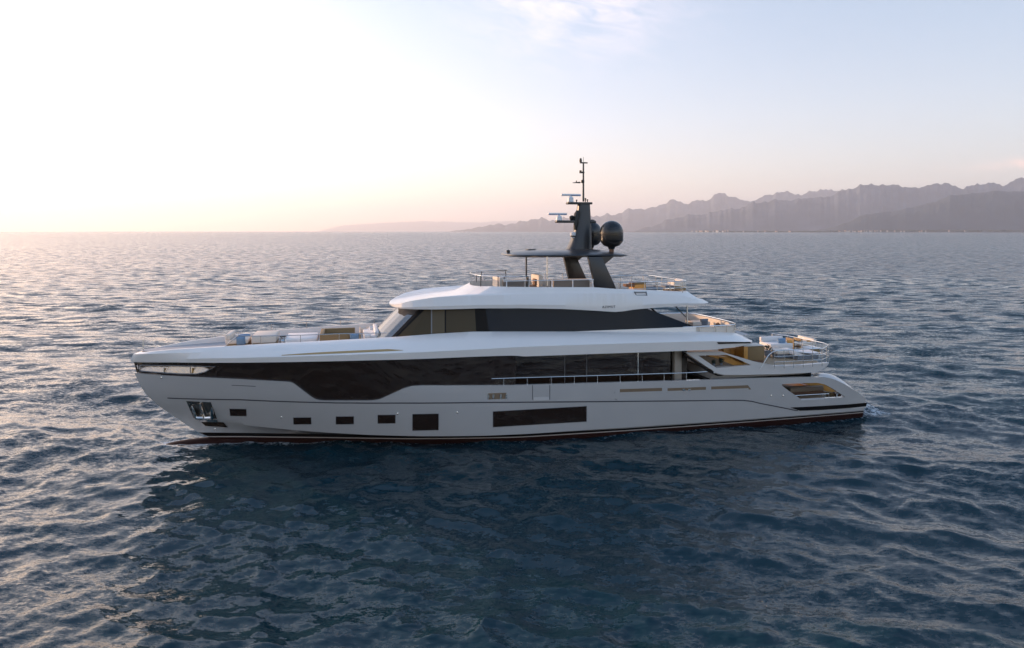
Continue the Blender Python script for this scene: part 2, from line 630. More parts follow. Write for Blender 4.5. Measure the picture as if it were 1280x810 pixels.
for R_, tr_ in ((gw0, BWB), (gw1, BWT)):
    k_ = (R_[:, 0] >= BWT[0, 0]) & (R_[:, 0] <= BWT[-1, 0])
    R_[k_, 2] = np.interp(R_[k_, 0], tr_[:, 0], tr_[:, 1])
    R_[k_, 1] = np.maximum(b_hull(R_[k_, 0], R_[k_, 2]) - 0.10, 0)
strip(mb, ga_in, gw0)
strip(mb, gw0, gw1, ~ins_)
strip(mb, gw1, gb_in)
mb.build("window_band", M['glass'], yacht)
# mooring room behind the bow opening: pale floor and bulkhead with bollards
mb = MB()
uu_ = np.linspace(-1.4, 4.4, 24)
mb.grid([[(u_, sg_ * max(float(b_hull(u_, 3.5)) - 0.2, 0), 3.46) for u_ in uu_] for sg_ in (-1, 1)])
mb.grid([[(4.4, y_, z_) for y_ in (-2.2, 2.2)] for z_ in (3.46, 4.4)])
mb.build("mooring_room", M['cream'], yacht, smooth=False)
M['reflector'] = mat("sky_reflector_metal", (0.50, 0.43, 0.37), 0.22, 0.9, 0, 0.12, 3.0, bump=0.03)
mb = MB()  # added metal panel, tilted to mirror the sky and brighten the bow opening
PU = np.linspace(BWT[0, 0] + 0.03, BWT[-1, 0], 30)
zb_, zt_ = np.interp(PU, BWB[:, 0], BWB[:, 1]), np.interp(PU, BWT[:, 0], BWT[:, 1])
mb.grid([[(u_, -max(float(b_hull(u_, z_)) - 0.11, 0), z_ - 0.01) for u_, z_ in zip(PU, zb_)],
         [(u_ + 0.05, -max(float(b_hull(u_, z_)) - 0.27, 0), z_ + 0.02) for u_, z_ in zip(PU, zt_)]])
mb.build("sky_reflector_panel", M['reflector'], yacht)
for x_ in (205, 240):
    q_ = on_b(x_, 462, b_in)
    MB().tube([(q_[0], -b_in(*q_) + 0.06, q_[1] - 0.17), (q_[0] + 0.02, -b_in(*q_) + 0.07, q_[1] + 0.06)], 0.035, 8).build("roller_post", M['gold'], yacht)

# ------------------------------------------------------------------ upper strake (white)
L5b = Line([(200, 449), (260, 448), (330, 446.5), (400, 444.5), (460, 442.5), (520, 440.5), (600, 436.5), (655, 433.5), (750, 430.2), (859, 427), (893, 426.5), (925, 427), (940, 427.6)],
           lambda u, z=None: b_band(u) + 0.05, nose=(163.5, 449.5), sm=3)
def b6(u, z=None):
    u = np.asarray(u, float)
    b = np.interp(u, [-1.6, -1.45, -1.2, -0.8, 0, 1, 2.5, 4.5, 7, 9.5, 12, 14, 20, 25, 28, 29.2, 29.8], [0, 0.30, 0.55, 0.80, 1.18, 1.52, 1.95, 2.35, 2.60, 2.78, 2.92, 3.0, 3.05, 3.05, 2.95, 2.75, 2.4])
    return b
L6 = Line([(216.7, 436.8), (274, 433.4), (337, 429.8), (380, 427.6), (424, 425.3), (473, 422.7), (500, 421.0), (545, 417.5), (590, 414.8), (640, 414.6), (860, 414.4), (900, 415.2), (920, 416.2), (930, 420), (938, 425.5)],
          b6, nose=(175, 439.5), sm=2)
l5b = L5b.sample(S)
l6 = L6.sample(S)
q_ = smooth_arr(l6[:, 1], 7)
w_ = np.clip(S * 60, 0, 1)
l6[:, 1] = l6[:, 1] * (1 - w_) + q_ * w_
# soft shoulder row between crease and inner edge
sh = l5b * 0.5 + l6 * 0.5
bow_round = np.exp(-((S) / 0.05) ** 2)
sh[:, 1] += 0.06
sh[:, 2] += 0.05 + 0.05 * bow_round
sh[:, 0] -= 0.06 * bow_round
mb = MB()
in5 = inset(l5, 0.75)
strip(mb, in5, l5)
strip(mb, l5, l5b)
strip(mb, l5b, sh)
strip(mb, sh, l6)
cap6 = inset(l6, 0.10)
strip(mb, l6, cap6)
fl6 = cap6.copy()
fl6[:, 2] = np.minimum(cap6[:, 2] - 0.05, 4.72)
strip(mb, cap6, fl6)
mb.build("upper_strake", M['white'], yacht, angle=28)
# upper deck floor and soffit
mb = MB()
R = [np.stack([fl6[:, 0], sg * np.maximum(fl6[:, 1] + 0.03, 0), np.full(HN, 4.74)], 1) for sg in (-1, 1)]
mb.grid(R)
mb.build("upper_deck", mat("pale_grey_decking", (0.42, 0.40, 0.40), 0.6, 0, 0, 0.08, 4), yacht)
mb = MB()
k = l5[:, 0] > 13
R = [np.stack([l5[k, 0], sg * (l5[k, 1] - 0.05), l5[k, 2] - 0.0 + 0.02], 1) for sg in (-1, 1)]
mb.grid(R)
mb.build("upper_deck_ceiling", M['white'], yacht)


def hug(mb, top_px, bot_px, off, n=10, depth=0.10, bf=None, both_sides=False):
    """a panel that follows the hull: top and bottom edges traced, n columns, standing off the surface, with rims"""
    bf = bf or (lambda a, c: float(b_hull(a, c)))
    def rs(p):
        p = np.array(p, float)
        d = np.concatenate([[0], np.cumsum(np.hypot(*np.diff(p, axis=0).T))])
        s = np.linspace(0, d[-1], n + 1)
        return np.stack([np.interp(s, d, p[:, 0]), np.interp(s, d, p[:, 1])], 1)
    ta, tb = rs(top_px), rs(bot_px)
    nv = max(1, min(8, int(np.abs(tb - ta)[:, 1].max() / 2.0)))
    G = [[on_b(x, y, bf) for x, y in ta + (tb - ta) * (i_ / nv)] for i_ in range(nv + 1)]
    A, B = G[0], G[-1]
    for sg in ((-1, 1) if both_sides else (-1,)):
        def P(q, o):
            return (q[0], sg * (bf(q[0], q[1]) + o), q[1])
        a1, b1 = [P(q, off) for q in A], [P(q, off) for q in B]
        a0, b0 = [P(q, off - depth) for q in A], [P(q, off - depth) for q in B]
        mb.grid([a0, a1] + [[P(q, off) for q in r_] for r_ in G[1:-1]] + [b1, b0])
        for e_ in (0, -1):
            mb.grid([[P(r_[e_], off - depth) for r_ in G], [P(r_[e_], off) for r_ in G]])
    return mb


# steel rim round the bow opening
def rimpt(x, y):
    u_, z_ = on_b(x, y, lambda a, c: float(b_hull(a, c)) - 0.07)
    return (u_, -(float(b_hull(u_, z_)) - 0.07), z_)
RIM = [(175, 456.6), (195, 456.9), (225, 457.4), (250, 457.8), (269, 458.4), (256, 465.0), (245, 467.4), (225, 467.2), (195, 465.3), (175, 463.6), (172.8, 460), (175, 456.6)]
MB().tube([rimpt(*p_) for p_ in RIM], 0.025, 6).build("bow_window_rim", M['winframe'], yacht)
for x_ in (205, 238):
    MB().tube([rimpt(x_, 457.2), rimpt(x_, 466.6)], 0.02, 6).build("bow_window_bar", M['steel'], yacht)
# bronze recess line on the strake
def b_sh(u, z):
    a, b = float(b_band(u)) + 0.05, float(b6(u))
    z0, z1 = float(L5b.zz(u)), float(L6.zz(u))
    t = min(max((z - z0) / max(z1 - z0, 0.05), 0), 1)
    bm_, zm = (a + b) / 2 + 0.06, (z0 + z1) / 2 + 0.05
    tm = (zm - z0) / max(z1 - z0, 0.05)
    return (a + (bm_ - a) * t / tm) if t < tm else (bm_ + (b - bm_) * (t - tm) / (1 - tm))
mb = hug(MB(), [(352, 443.6), (400, 440.2), (440, 438.2), (485, 436.2), (504, 437.6)], [(352, 444.3), (400, 442.6), (440, 441.0), (485, 439.0), (504, 438.0)], 0.012, 24, 0.03, b_sh)
mb.build("strake_recess", M['gold'], yacht)
mb = hug(MB(), [(896, 427.6), (938, 427.3)], [(898, 430.0), (938, 428.8)], 0.02, 10, 0.05, lambda u, z: float(b_band(u)) + 0.045)
mb.build("strake_vent", M['black'], yacht)

# ------------------------------------------------------------------ hull windows
def rect(x0, y0, x1, y1, dy=0.0):
    return [(x0, y0), (x1, y0 + dy)], [(x0, y1), (x1, y1 + dy)]
def grow(tp, bt, g):
    return [(tp[0][0] - g, tp[0][1] - g), (tp[1][0] + g, tp[1][1] - g)], [(bt[0][0] - g, bt[0][1] + g), (bt[1][0] + g, bt[1][1] + g)]
HW = [((287, 511.2), (307.6, 511.6), (308, 520), (288.2, 519.6)), ((366.8, 522.2), (388.6, 522), (389, 530), (367.2, 530.3)),
      ((420, 520.9), (442, 520.7), (442, 529.9), (420, 530.2)), ((472.4, 518.9), (494, 518.7), (494, 528.9), (472.4, 529.2)),
      ((515.8, 517.9), (548, 517.3), (548, 537.3), (515.8, 538)), ((616.4, 514.6), (733, 507.9), (733, 526.7), (616.4, 533.7))]
for a, b, c, d in HW:
    w = hug(MB(), [a, b], [d, c], 0.012, 14, 0.10).build("hull_window", M['glass'], yacht)
    tp, bt = grow([a, b], [d, c], 0.55)
    hug(MB(), tp, bt, 0.006, 14, 0.06).build("frame", M['winframe'], w)
M['gap'] = mat("dark_slot", (0.22, 0.155, 0.10), 0.6)
for (tp, bt) in (([(774.8, 486.4), (827.5, 484.8)], [(774.8, 492), (827.5, 490.3)]), ([(834.4, 485.2), (882.4, 483.6)], [(834.4, 490.4), (882.4, 488.8)]), ([(889, 483.2), (935, 481.5)], [(889, 488.4), (939, 486.8)])):
    s_ = hug(MB(), tp, bt, 0.004, 12, 0.10).build("bulwark_slot", M['gap'], yacht)
    g = 0.5
    hug(MB(), [(tp[0][0] - g, bt[0][1] - 1.6), (tp[1][0] + g, bt[1][1] - 1.6)], [(tp[0][0] - g, bt[0][1] + g), (tp[1][0] + g, bt[1][1] + g)], 0.010, 12, 0.06).build("sill", M['hull'], s_)
for x in (854.5, 861.5):
    hug(MB(), [(x - 1.6, 486.0), (x + 1.6, 485.9)], [(x - 1.6, 488.6), (x + 1.6, 488.5)], 0.03, 3, 0.06).build("slot_cleat", M['steel'], yacht)
fl = hug(MB(), [(610, 491.6), (633, 490.8)], [(610, 499.4), (633, 498.6)], 0.006, 6, 0.06).build("fairlead", M['gap'], yacht)
for x0, x1 in ((609.6, 611.4), (615.4, 617.8), (624.6, 627), (631.8, 633.6)):
    hug(MB(), [(x0, 492.6), (x1, 492.5)], [(x0, 498.4), (x1, 498.3)], 0.03, 2, 0.05).build("roller", M['steel'], fl)
# fold-out boarding gate in the bulwark
for x in (665.6, 687.2):
    hug(MB(), [(x - 0.35, 481.2), (x + 0.35, 481.2)], [(x - 0.35, 499.5), (x + 0.35, 499.5)], 0.006, 2, 0.04).build("gate_seam", M['groove'], yacht)
hug(MB(), [(667, 496.8), (686, 496.2)], [(667, 500.6), (686, 500.0)], 0.02, 6, 0.06).build("gate_step", M['wing'], yacht)
# dark strip and steel ledge on the quarter
hug(MB(), [(987.8, 509.4), (1030, 507.3), (1060, 505.4), (1083.5, 503.3)], [(1000, 513.4), (1030, 512.2), (1060, 510), (1082.5, 507.8)], 0.02, 20, 0.06).build("quarter_strip", M['black'], yacht)
hug(MB(), [(1001, 498.6), (1030, 497.4)], [(1001.5, 500.3), (1030, 499)], 0.015, 10, 0.05).build("cockpit_sill", M['lip'], yacht)
# small round vents and lights
for x, y in ((497, 517), (571.5, 515.5), (352, 521.5), (964, 494.5), (979, 494.5), (269, 536.5), (202, 472)):
    u, z = on_hull(x, y)
    b = float(b_hull(u, z))
    MB().lathe([(0.045, 0), (0.045, 0.02), (0.02, 0.028)], n=10).build("hull_fitting", M['steel'], yacht).matrix_local = Matrix.Translation((u, -b + 0.005, z)) @ Matrix.Rotation(math.pi / 2, 4, 'X')
# maker's script on the bow, thin dark strokes
hug(MB(), [(289.5, 481.2), (319.5, 482.5)], [(289.5, 481.9), (319.5, 483.3)], 0.004, 12, 0.02).build("bow_moulding", M['groove'], yacht)

def b_low(u, z):
    zc_, zb_ = float(zchine(u)), float(zboot(u))
    bt = float(b_hull(u, zc_))
    bb = bt * float(np.interp(u, [1, 5, 11, 17, 22], [0.45, 0.62, 0.82, 0.955, 0.985]))
    return float(np.interp(z, [zb_, zc_], [bb, bt]))
# anchor pocket and anchor
PK = [(232.8, 501.2), (263.5, 502.7), (271.4, 523.5), (242, 522.5)]
M['pocket'] = mat("anchor_pocket_steel", (0.26, 0.24, 0.22), 0.22, 0.9, 0, 0.6, 3.5, bump=0.05)
pk = hug(MB(), [PK[0], PK[1]], [PK[3], PK[2]], 0.012, 6, 0.05).build("anchor_pocket", M['pocket'], yacht)
def hullpt(px, py, o):
    u, z = on_hull(px, py)
    return Vector((u, -(float(b_hull(u, z)) + o), z))
anchor = MB()
anchor.tube([hullpt(250, 504, 0.06), hullpt(254, 515, 0.12), hullpt(256, 521, 0.14)], [0.05, 0.06, 0.07], 8)
for tip, elb in (((240, 507), (247, 521)), ((265, 509), (266, 521))):
    anchor.tube([hullpt(256, 521.5, 0.13), hullpt(elb[0], elb[1], 0.16), hullpt((elb[0] + tip[0]) / 2, (elb[1] + tip[1]) / 2, 0.13), hullpt(tip[0], tip[1], 0.07)], [0.08, 0.11, 0.09, 0.03], 8)
anchor.build("anchor", M['steel'], pk)
hug(MB(), [(247.5, 523.6), (272, 524.2)], [(249, 526.2), (273, 527.4)], 0.10, 5, 0.12).build("anchor_lip", M['steel'], pk)
hug(MB(), [(251.6, 527.6), (279, 527.8)], [(257, 532.4), (284.5, 534.2)], 0.012, 6, 0.05, b_low).build("anchor_scuff_plate", mat("dark_scuff_plate", (0.07, 0.045, 0.03), 0.15, 0.7), pk)

# ------------------------------------------------------------------ main deck: floor, saloon, railing
mb = MB()
k = (capm[:, 0] > 12) & (capm[:, 0] < UO0 - 0.9)
mb.grid([np.stack([capm[k, 0], sg * capm[k, 1], np.full(k.sum(), 1.95)], 1) * np.array([1, 0.97, 1]) for sg in (-1, 1)])
mb.build("main_deck", M['teak'], yacht)
SAL0, SAL1 = 14.2, at(838, 460, -2.85)[0]
mb = MB()
mb.box(SAL0, SAL1, -2.85, 2.85, 1.0, 4.42)
sal = mb.build("saloon_window", M['glass'], yacht, smooth=False)
for x in (706, 733.5):
    u, _ = at(x, 470, -2.86)
    MB().box(u - 0.012, u + 0.012, -2.862, -2.84, 1.9, 4.42).build("pane_joint", M['winframe'], sal)
u, _ = at(797.5, 470, -2.87)
MB().box(u - 0.025, u + 0.025, -2.885, -2.84, 1.9, 4.42).build("door_post", M['steel'], sal)
ua, ub = at(843, 470, -2.9)[0], at(852, 470, -2.9)[0]
MB().box(ua, ub, -2.93, -2.55, 1.0, 4.43).build("saloon_pillar", mat("beige_pillar", (0.36, 0.31, 0.26), 0.5), yacht, bevel=0.03)
MB().box(ub + 0.05, ub + 0.4, -2.75, 2.75, 1.0, 4.43).build("aft_bulkhead", mat("dark_bulkhead", (0.035, 0.025, 0.022), 0.25), yacht)

def bulw(u):
    return float(b_hull(u, float(L4.zz(u)))) - 0.085
def rail(name, pts_top, posts, r=0.022, rp=0.016, m=None, parent=yacht, extra=()):
    """top rail through local points, posts = list of (top, foot)"""
    o = MB().tube(pts_top, r, 8).build(name, m or M['steel'], parent)
    for e in extra:
        MB().tube(e, r * 0.6, 6).build("mid_wire", m or M['steel'], o)
    for a, b in posts:
        MB().tube([a, b], rp, 6).build("stanchion", m or M['steel'], o)
    return o
for sg in (-1, 1):
    tops = []
    for x, y in [(614.4, 473.4), (660, 472), (720, 470.3), (790, 468.2), (859, 466), (884, 464.6)]:
        u, z = on_b(x, y, lambda a, c: bulw(a))
        tops.append((u, sg * bulw(u), z))
    posts = []
    for x in (629.6, 659, 689, 717.8, 746.7, 775, 802.7, 830, 857.8):
        u, z = on_b(x, float(np.interp(x, [614.4, 660, 720, 790, 859], [473.4, 472, 470.3, 468.2, 466])), lambda a, c: bulw(a))
        posts.append(((u, sg * bulw(u), z), (u, sg * bulw(u), float(L4.zz(u)) - 0.02)))
    rail("side_railing", tops, posts, 0.024, 0.016)
u, z = at(635.6, 457, -3.6)
MB().tube([(u, -3.6, 2.0), (u, -3.6, z)], 0.05, 8).build("deck_post", M['white'], yacht)

# ------------------------------------------------------------------ upper deckhouse (wheelhouse + sky lounge)
def shape_b(u0, ramp, full):
    us_ = [u0 + a for a, _ in ramp]
    bs_ = [b for _, b in ramp]
    def f(u, z=None):
        return np.interp(u, us_, bs_) * full
    return f
gnose0 = at(464.5, 410.0, 0)
gnose1 = at(501, 385.5, 0)
ARC = [(0, 0), (0.06, 0.28), (0.2, 0.5), (0.45, 0.68), (0.9, 0.82), (1.7, 0.91), (3.0, 0.97), (4.8, 1.0), (40, 1.0)]
bG0 = shape_b(gnose0[0], ARC, 2.92)
bG1 = shape_b(gnose1[0], ARC, 2.74)
G_END = on_b(869, 414, lambda a, c: 2.9)[0]
ssteps = np.unique(np.concatenate([np.linspace(0, 1, 60) ** 2.2, np.linspace(0, 1, 90)]))
g0u = gnose0[0] + (G_END - gnose0[0]) * ssteps
g1u = gnose1[0] + (G_END - gnose1[0]) * ssteps
z0 = np.interp(g0u, [gnose0[0], 13, G_END], [5.12, 5.30, 5.34])
peak = on_b(795, 386.6, lambda a, c: 2.62)
z1 = np.interp(g1u, [gnose1[0], peak[0], G_END], [6.56, 6.56, 5.36])
def ring(u, bf, z, b2=None):
    return np.stack([u, bf(u), z], 1)
r0 = ring(g0u, bG0, z0)
r1 = ring(g1u, bG1, z1)
# panes: windscreen (nose), side wheelhouse pane, dark pillar, long navy pane
uA = on_b(523, 388, lambda a, c: float(bG1(a)))[0]
sA = (uA - gnose1[0]) / (G_END - gnose1[0])
uB = on_b(595, 400, lambda a, c: float(bG1(a)))[0]
sB = (uB - gnose1[0]) / (G_END - gnose1[0])
uC = on_b(609, 400, lambda a, c: float(bG1(a)))[0]
sC = (uC - gnose1[0]) / (G_END - gnose1[0])
def pane(name, a, b, m, parent=yacht, off=0.0):
    ss = np.linspace(a, b, 60) if a > 0 else np.linspace(0, b ** (1 / 2.2), 60) ** 2.2
    def mk(u0_, bf, zf, kk):
        u_ = u0_ + (G_END - u0_) * ss
        return np.stack([u_, bf(u_) + off, zf(u_)], 1)
    A = mk(gnose0[0], bG0, lambda q: np.interp(q, [gnose0[0], 13, G_END], [5.12, 5.30, 5.34]), 0)
    B = mk(gnose1[0], bG1, lambda q: np.interp(q, [gnose1[0], peak[0], G_END], [6.60, 6.60, 5.36]), 1)
    if a <= 0:
        mb_ = MB()
        strip(mb_, A, B)
        return mb_.build(name, m, parent)
    for sg_ in (1, -1):
        o_ = MB().grid([np.stack([q[:, 0], sg_ * q[:, 1], q[:, 2]], 1) for q in (A, B)]).build(name, m, parent)
    return o_
M['screen'] = mat("windscreen_glass", (0.05, 0.05, 0.05), 0.02, 0, 0, 0, ior=2.4)
def ztop(u):
    return np.interp(u, [gnose1[0], peak[0], G_END], [6.60, 6.60, 5.36])
def zbot(u):
    return np.interp(u, [gnose0[0], 13, G_END], [5.12, 5.30, 5.34])
def ut(x):
    return on_b(x, 388, lambda a, c: float(bG1(a)))[0]
def ub(x):
    return on_b(x, 414, lambda a, c: float(bG0(a)))[0]
def pane(name, t0, t1, b0, b1, m, parent=yacht, off=0.0, nose=False, side=(1, -1)):
    ss = np.linspace(0, 1, 50) ** (2.2 if nose else 1)
    ua_, ub_ = b0 + (b1 - b0) * ss, t0 + (t1 - t0) * ss
    A = np.stack([ua_, bG0(ua_) + off, zbot(ua_)], 1)
    B = np.stack([ub_, bG1(ub_) + off, ztop(ub_)], 1)
    if nose:
        mb_ = MB()
        strip(mb_, A, B)
        return mb_.build(name, m, parent)
    for sg_ in side:
        o_ = MB().grid([np.stack([q[:, 0], sg_ * q[:, 1], q[:, 2]], 1) for q in (A, B)]).build(name, m, parent)
    return o_
pane("windscreen", gnose1[0], ut(523), gnose0[0], ub(486), M['screen'], nose=True)
pane("windscreen_pillar", ut(523), ut(531), ub(486), ub(493), M['black'])
M['brown_glass2'] = mat("lighter_tinted_glass", (0.12, 0.092, 0.055), 0.03, 0, 0, 0, ior=1.25)
pane("wheelhouse_window", ut(531), ut(538.7), ub(493), ub(538.7), M['brown_glass'])
pane("window_mullion", ut(538.7), ut(540.2), ub(538.7), ub(540.2), M['winframe'], off=0.004)
pane("wheelhouse_window", ut(540.2), ut(555.8), ub(540.2), ub(555.8), M['brown_glass2'])
pane("window_mullion", ut(555.8), ut(557.6), ub(555.8), ub(557.6), M['black'], off=0.004)
pane("wheelhouse_window", ut(557.6), ut(593.5), ub(557.6), ub(595.5), M['brown_glass'])
pane("window_pillar", ut(593.5), ut(607), ub(595.5), ub(612), M['black'])
pane("lounge_window", ut(607), G_END, ub(612), G_END, M['navy_glass'])
# deckhouse end wall, base coaming under the glass
MB().box(G_END - 4.2, G_END - 4.0, -2.5, 2.5, 4.75, 6.6).build("lounge_end_wall", M['navy_glass'], yacht, smooth=False)
mb = MB()
base0 = np.stack([g0u, bG0(g0u) + 0.10, np.full(len(g0u), 4.74)], 1)
base1 = np.stack([g0u, bG0(g0u) + 0.06, z0 + 0.02], 1)
strip(mb, base0, base1)
strip(mb, base1, np.stack([g0u, np.maximum(bG0(g0u) - 0.2, 0), z0 + 0.02], 1))
mb.build("deckhouse_base", M['white'], yacht)

# ------------------------------------------------------------------ roof, sun deck coaming
rn0 = at(488, 381.5, 0)
rn1 = at(486.5, 379.3, 0)
ARC2 = [(0, 0), (0.05, 0.22), (0.2, 0.42), (0.5, 0.6), (1.0, 0.75), (2.0, 0.88), (3.4, 0.95), (5.5, 1.0), (40, 1.0)]
bR0 = shape_b(rn0[0], ARC2, 3.12)
bR1 = shape_b(rn1[0], ARC2, 2.98)
bRl = shape_b(rn0[0] - 0.03, ARC2, 3.15)
def with_tail(bf, u1, L, k=0.35):
    def f(u, z=None):
        e = np.clip((np.asarray(u, float) - (u1 - L)) / L, 0, 1)
        return bf(u) * (1 - k * e ** 2.5)
    return f
RU1 = 27.6
bR0, bR1, bRl = with_tail(bR0, RU1, 2.5), with_tail(bR1, RU1, 2.5), with_tail(bRl, RU1, 2.5)
R0 = Line([(501, 385.7), (523, 386.7), (560, 386.6), (600, 385.5), (650, 385.3), (704, 386.3), (742, 388.3), (769, 390), (780, 389), (793, 386.9), (820, 384.6), (859, 381.7), (885, 379)], bR0, nose=(488, 381.5), sm=1)
R1 = Line([(514, 376.0), (545, 371.4), (583, 369.8), (650, 368.2), (740, 366.8), (800, 367.3), (859, 371), (885, 377.6)], bR1, nose=(486.5, 379.3), sm=2)
bC0 = with_tail(shape_b(at(569, 366.5, 0)[0], [(0, 0), (0.06, 0.3), (0.25, 0.55), (0.7, 0.8), (1.5, 0.95), (2.6, 1.0), (40, 1)], 2.86), RU1 - 0.3, 2.5)
C0 = Line([(600, 367.4), (650, 366.8), (740, 365.5), (800, 366), (850, 369.5), (872, 373)], bC0, nose=(569, 366.5), sm=2)
bC1 = with_tail(shape_b(at(588, 356, 0)[0], [(0, 0), (0.06, 0.3), (0.25, 0.55), (0.7, 0.8), (1.5, 0.95), (2.6, 1.0), (40, 1)], 2.70), RU1 - 0.9, 2.0)
C1 = Line([(614, 358.0), (631, 358.4), (744, 359.2), (770, 361.2), (800, 362), (859, 364.2)], bC1, nose=(588, 356), sm=2)
SR = np.unique(np.concatenate([np.linspace(0, 1, 80) ** 2.3, np.linspace(0, 1, 160)]))
a0, a1, c0, c1 = R0.sample(SR), R1.sample(SR), C0.sample(SR), C1.sample(SR)
amid = (a1 + c0) / 2
amid[:, 2] += 0.05
mb = MB()
soff = inset(a0, 0.5)
soff[:, 0] += 0.5 * (1 - SR) ** 8
strip(mb, soff, a0)
al = np.stack([rn0[0] - 0.03 + (a0[-1, 0] - rn0[0] + 0.03) * SR, bRl(rn0[0] - 0.03 + (a0[-1, 0] - rn0[0] + 0.03) * SR), 0.72 * a0[:, 2] + 0.28 * a1[:, 2]], 1)
strip(mb, a0, al)
strip(mb, al, a1)
strip(mb, a1, amid)
strip(mb, amid, c0)
strip(mb, c0, c1)
c2 = inset(c1, 0.12)
strip(mb, c1, c2)
c3 = c2.copy()
c3[:, 2] = 7.0
strip(mb, c2, c3)
mb.build("wheelhouse_roof", M['white'], yacht, angle=25)
mb = MB()
mb.grid([np.stack([c3[:, 0], sg * c3[:, 1], np.full(len(SR), 7.02)], 1) for sg in (-1, 1)])
mb.build("sun_deck", M['teak'], yacht)
mb = MB()
mb.grid([np.stack([soff[:, 0], sg * (soff[:, 1] + 0.02), np.maximum(soff[:, 2], 6.4) + 0.015], 1) for sg in (-1, 1)])
mb.build("roof_soffit", M['white'], yacht)
# aft end fascia of the roof
mb = MB()
mb.grid([np.array([[r[-1, 0], -r[-1, 1], r[-1, 2]], [r[-1, 0], r[-1, 1], r[-1, 2]]]) for r in (a0, a1, c0, c1)])
mb.build("roof_end", M['white'], yacht)
# yacht's name script in small dark raised letters on the roof side: short strokes
def bRside(u, z):
    a, b = float(bR0(u)), float(bR1(u))
    return max(a, b)
fc = bpy.data.curves.new("nm", 'FONT')
fc.body = "AZIMUT"
fc.size = 0.17
fc.extrude = 0.008
fc.space_character = 1.25
fo = bpy.data.objects.new("nm", fc)
COL.objects.link(fo)
bpy.context.view_layer.update()
me = bpy.data.meshes.new_from_object(fo.evaluated_get(bpy.context.evaluated_depsgraph_get()))
bpy.data.objects.remove(fo)
me.name = "roof_lettering"
me.materials.append(mat("lettering_navy", (0.03, 0.04, 0.08), 0.3))
lo = bpy.data.objects.new("roof_lettering", me)
COL.objects.link(lo)
lo.parent = yacht
u, z = on_b(752.5, 387.2, lambda a, c: float(bR0(a)))
lo.matrix_local = Matrix.Translation((u, -float(bR0(u)) - 0.035, z + 0.09)) @ Matrix.Rotation(math.radians(90), 4, 'X')
# small folded ladder on the roof side
mb = MB()
P = lambda x, y: (lambda q: Vector((q[0], -2.98, q[1])))(at(x, y, -2.98))
for pts in ([(793, 364.5), (797, 372.5), (796, 372.5)], [(807.5, 364.5), (809, 372), (811, 370)], [(793, 365.2), (808, 365.2)], [(796, 369), (808.5, 369)]):
    mb.tube([P(*p) for p in pts], 0.03, 6)
mb.build("folded_ladder", M['winframe'], yacht)

# ------------------------------------------------------------------ hardtop, legs, mast, radars, domes
hz_e = at(700, 319.8, -2.25)[1]
hu0, hu1 = at(630, 317, 0)[0], at(784, 319, -1.2)[0]
def ht_outline(n=48, ins=0.0, rb=2.3):
    pts = []
    for kk in range(n):
        t = 2 * math.pi * kk / n
        c, s_ = math.cos(t), math.sin(t)
        e = 0.42
        x = (hu0 + hu1) / 2 + ((hu1 - hu0) / 2 - ins) * math.copysign(abs(c) ** e, c)
        wv = rb - ins - 0.55 * max(0, -c) ** 2
        pts.append((x, wv * math.copysign(abs(s_) ** e, s_)))
    return pts
rows = []
for ins, dz in ((0.9, -0.10), (0.28, -0.09), (0.0, 0.0), (0.02, 0.05), (0.35, 0.15), (1.0, 0.24), (1.7, 0.27)):
    o_ = ht_outline(ins=ins)
    rows.append([(x, y, hz_e + dz - 0.04 * max(0, (x - hu1 + 1.2))) for x, y in o_])
mb = MB()
mb.grid(rows, closed=True)
mb.poly(rows[0])
mb.poly(rows[-1])
ht = mb.build("hardtop", M['carbon'], yacht, angle=40)
def leg(name, top_px, bot_px, w, th):
    q = [at(x, y, w) for x, y in top_px] + [at(x, y, w) for x, y in reversed(bot_px)]
    return MB().prism(q, 'y', w, w + th).build(name, M['carbon'], yacht, bevel=0.03)
leg("hardtop_leg", [(735.5, 321), (752.5, 321)], [(745, 360.5), (771, 361.5)], -2.32, 0.28)
q = [at(x, y, -2.32) for x, y in ((735.5, 321), (752.5, 321), (771, 361.5), (745, 360.5))]
MB().prism(q, 'y', 2.04, 2.32).build("hardtop_leg", M['carbon'], yacht, bevel=0.03)
q = [at(x, y, -2.32) for x, y in ((752.6, 320.8), (768, 320.6), (757, 330))]
for y0 in (-2.28, 2.06):
    MB().prism(q, 'y', y0, y0 + 0.2).build("leg_bracket", M['carbon'], yacht)
pu = at(684, 330, -2.15)[0]
MB().tube([(pu, -2.15, 7.0), (pu, -2.15, hz_e - 0.03)], 0.035, 8).build("hardtop_pole", M['steel'], yacht)
MB().tube([(pu, 2.15, 7.0), (pu, 2.15, hz_e - 0.03)], 0.05, 8).build("hardtop_pole", M['carbon'], yacht)
# navigation light on the front tip, flat hatch
u, z = at(633, 315, 0)
MB().lathe([(0.05, 0), (0.05, 0.08), (0.10, 0.09), (0.10, 0.20), (0.05, 0.24)], (u + 0.1, 0, hz_e + 0.03), 12).build("front_lamp", M['blackplastic'], ht)
MB().box(at(658, 312, 0)[0], at(668, 312, 0)[0], -0.3, 0.3, hz_e + 0.27, hz_e + 0.31).build("roof_hatch", M['carbon'], ht, bevel=0.01)

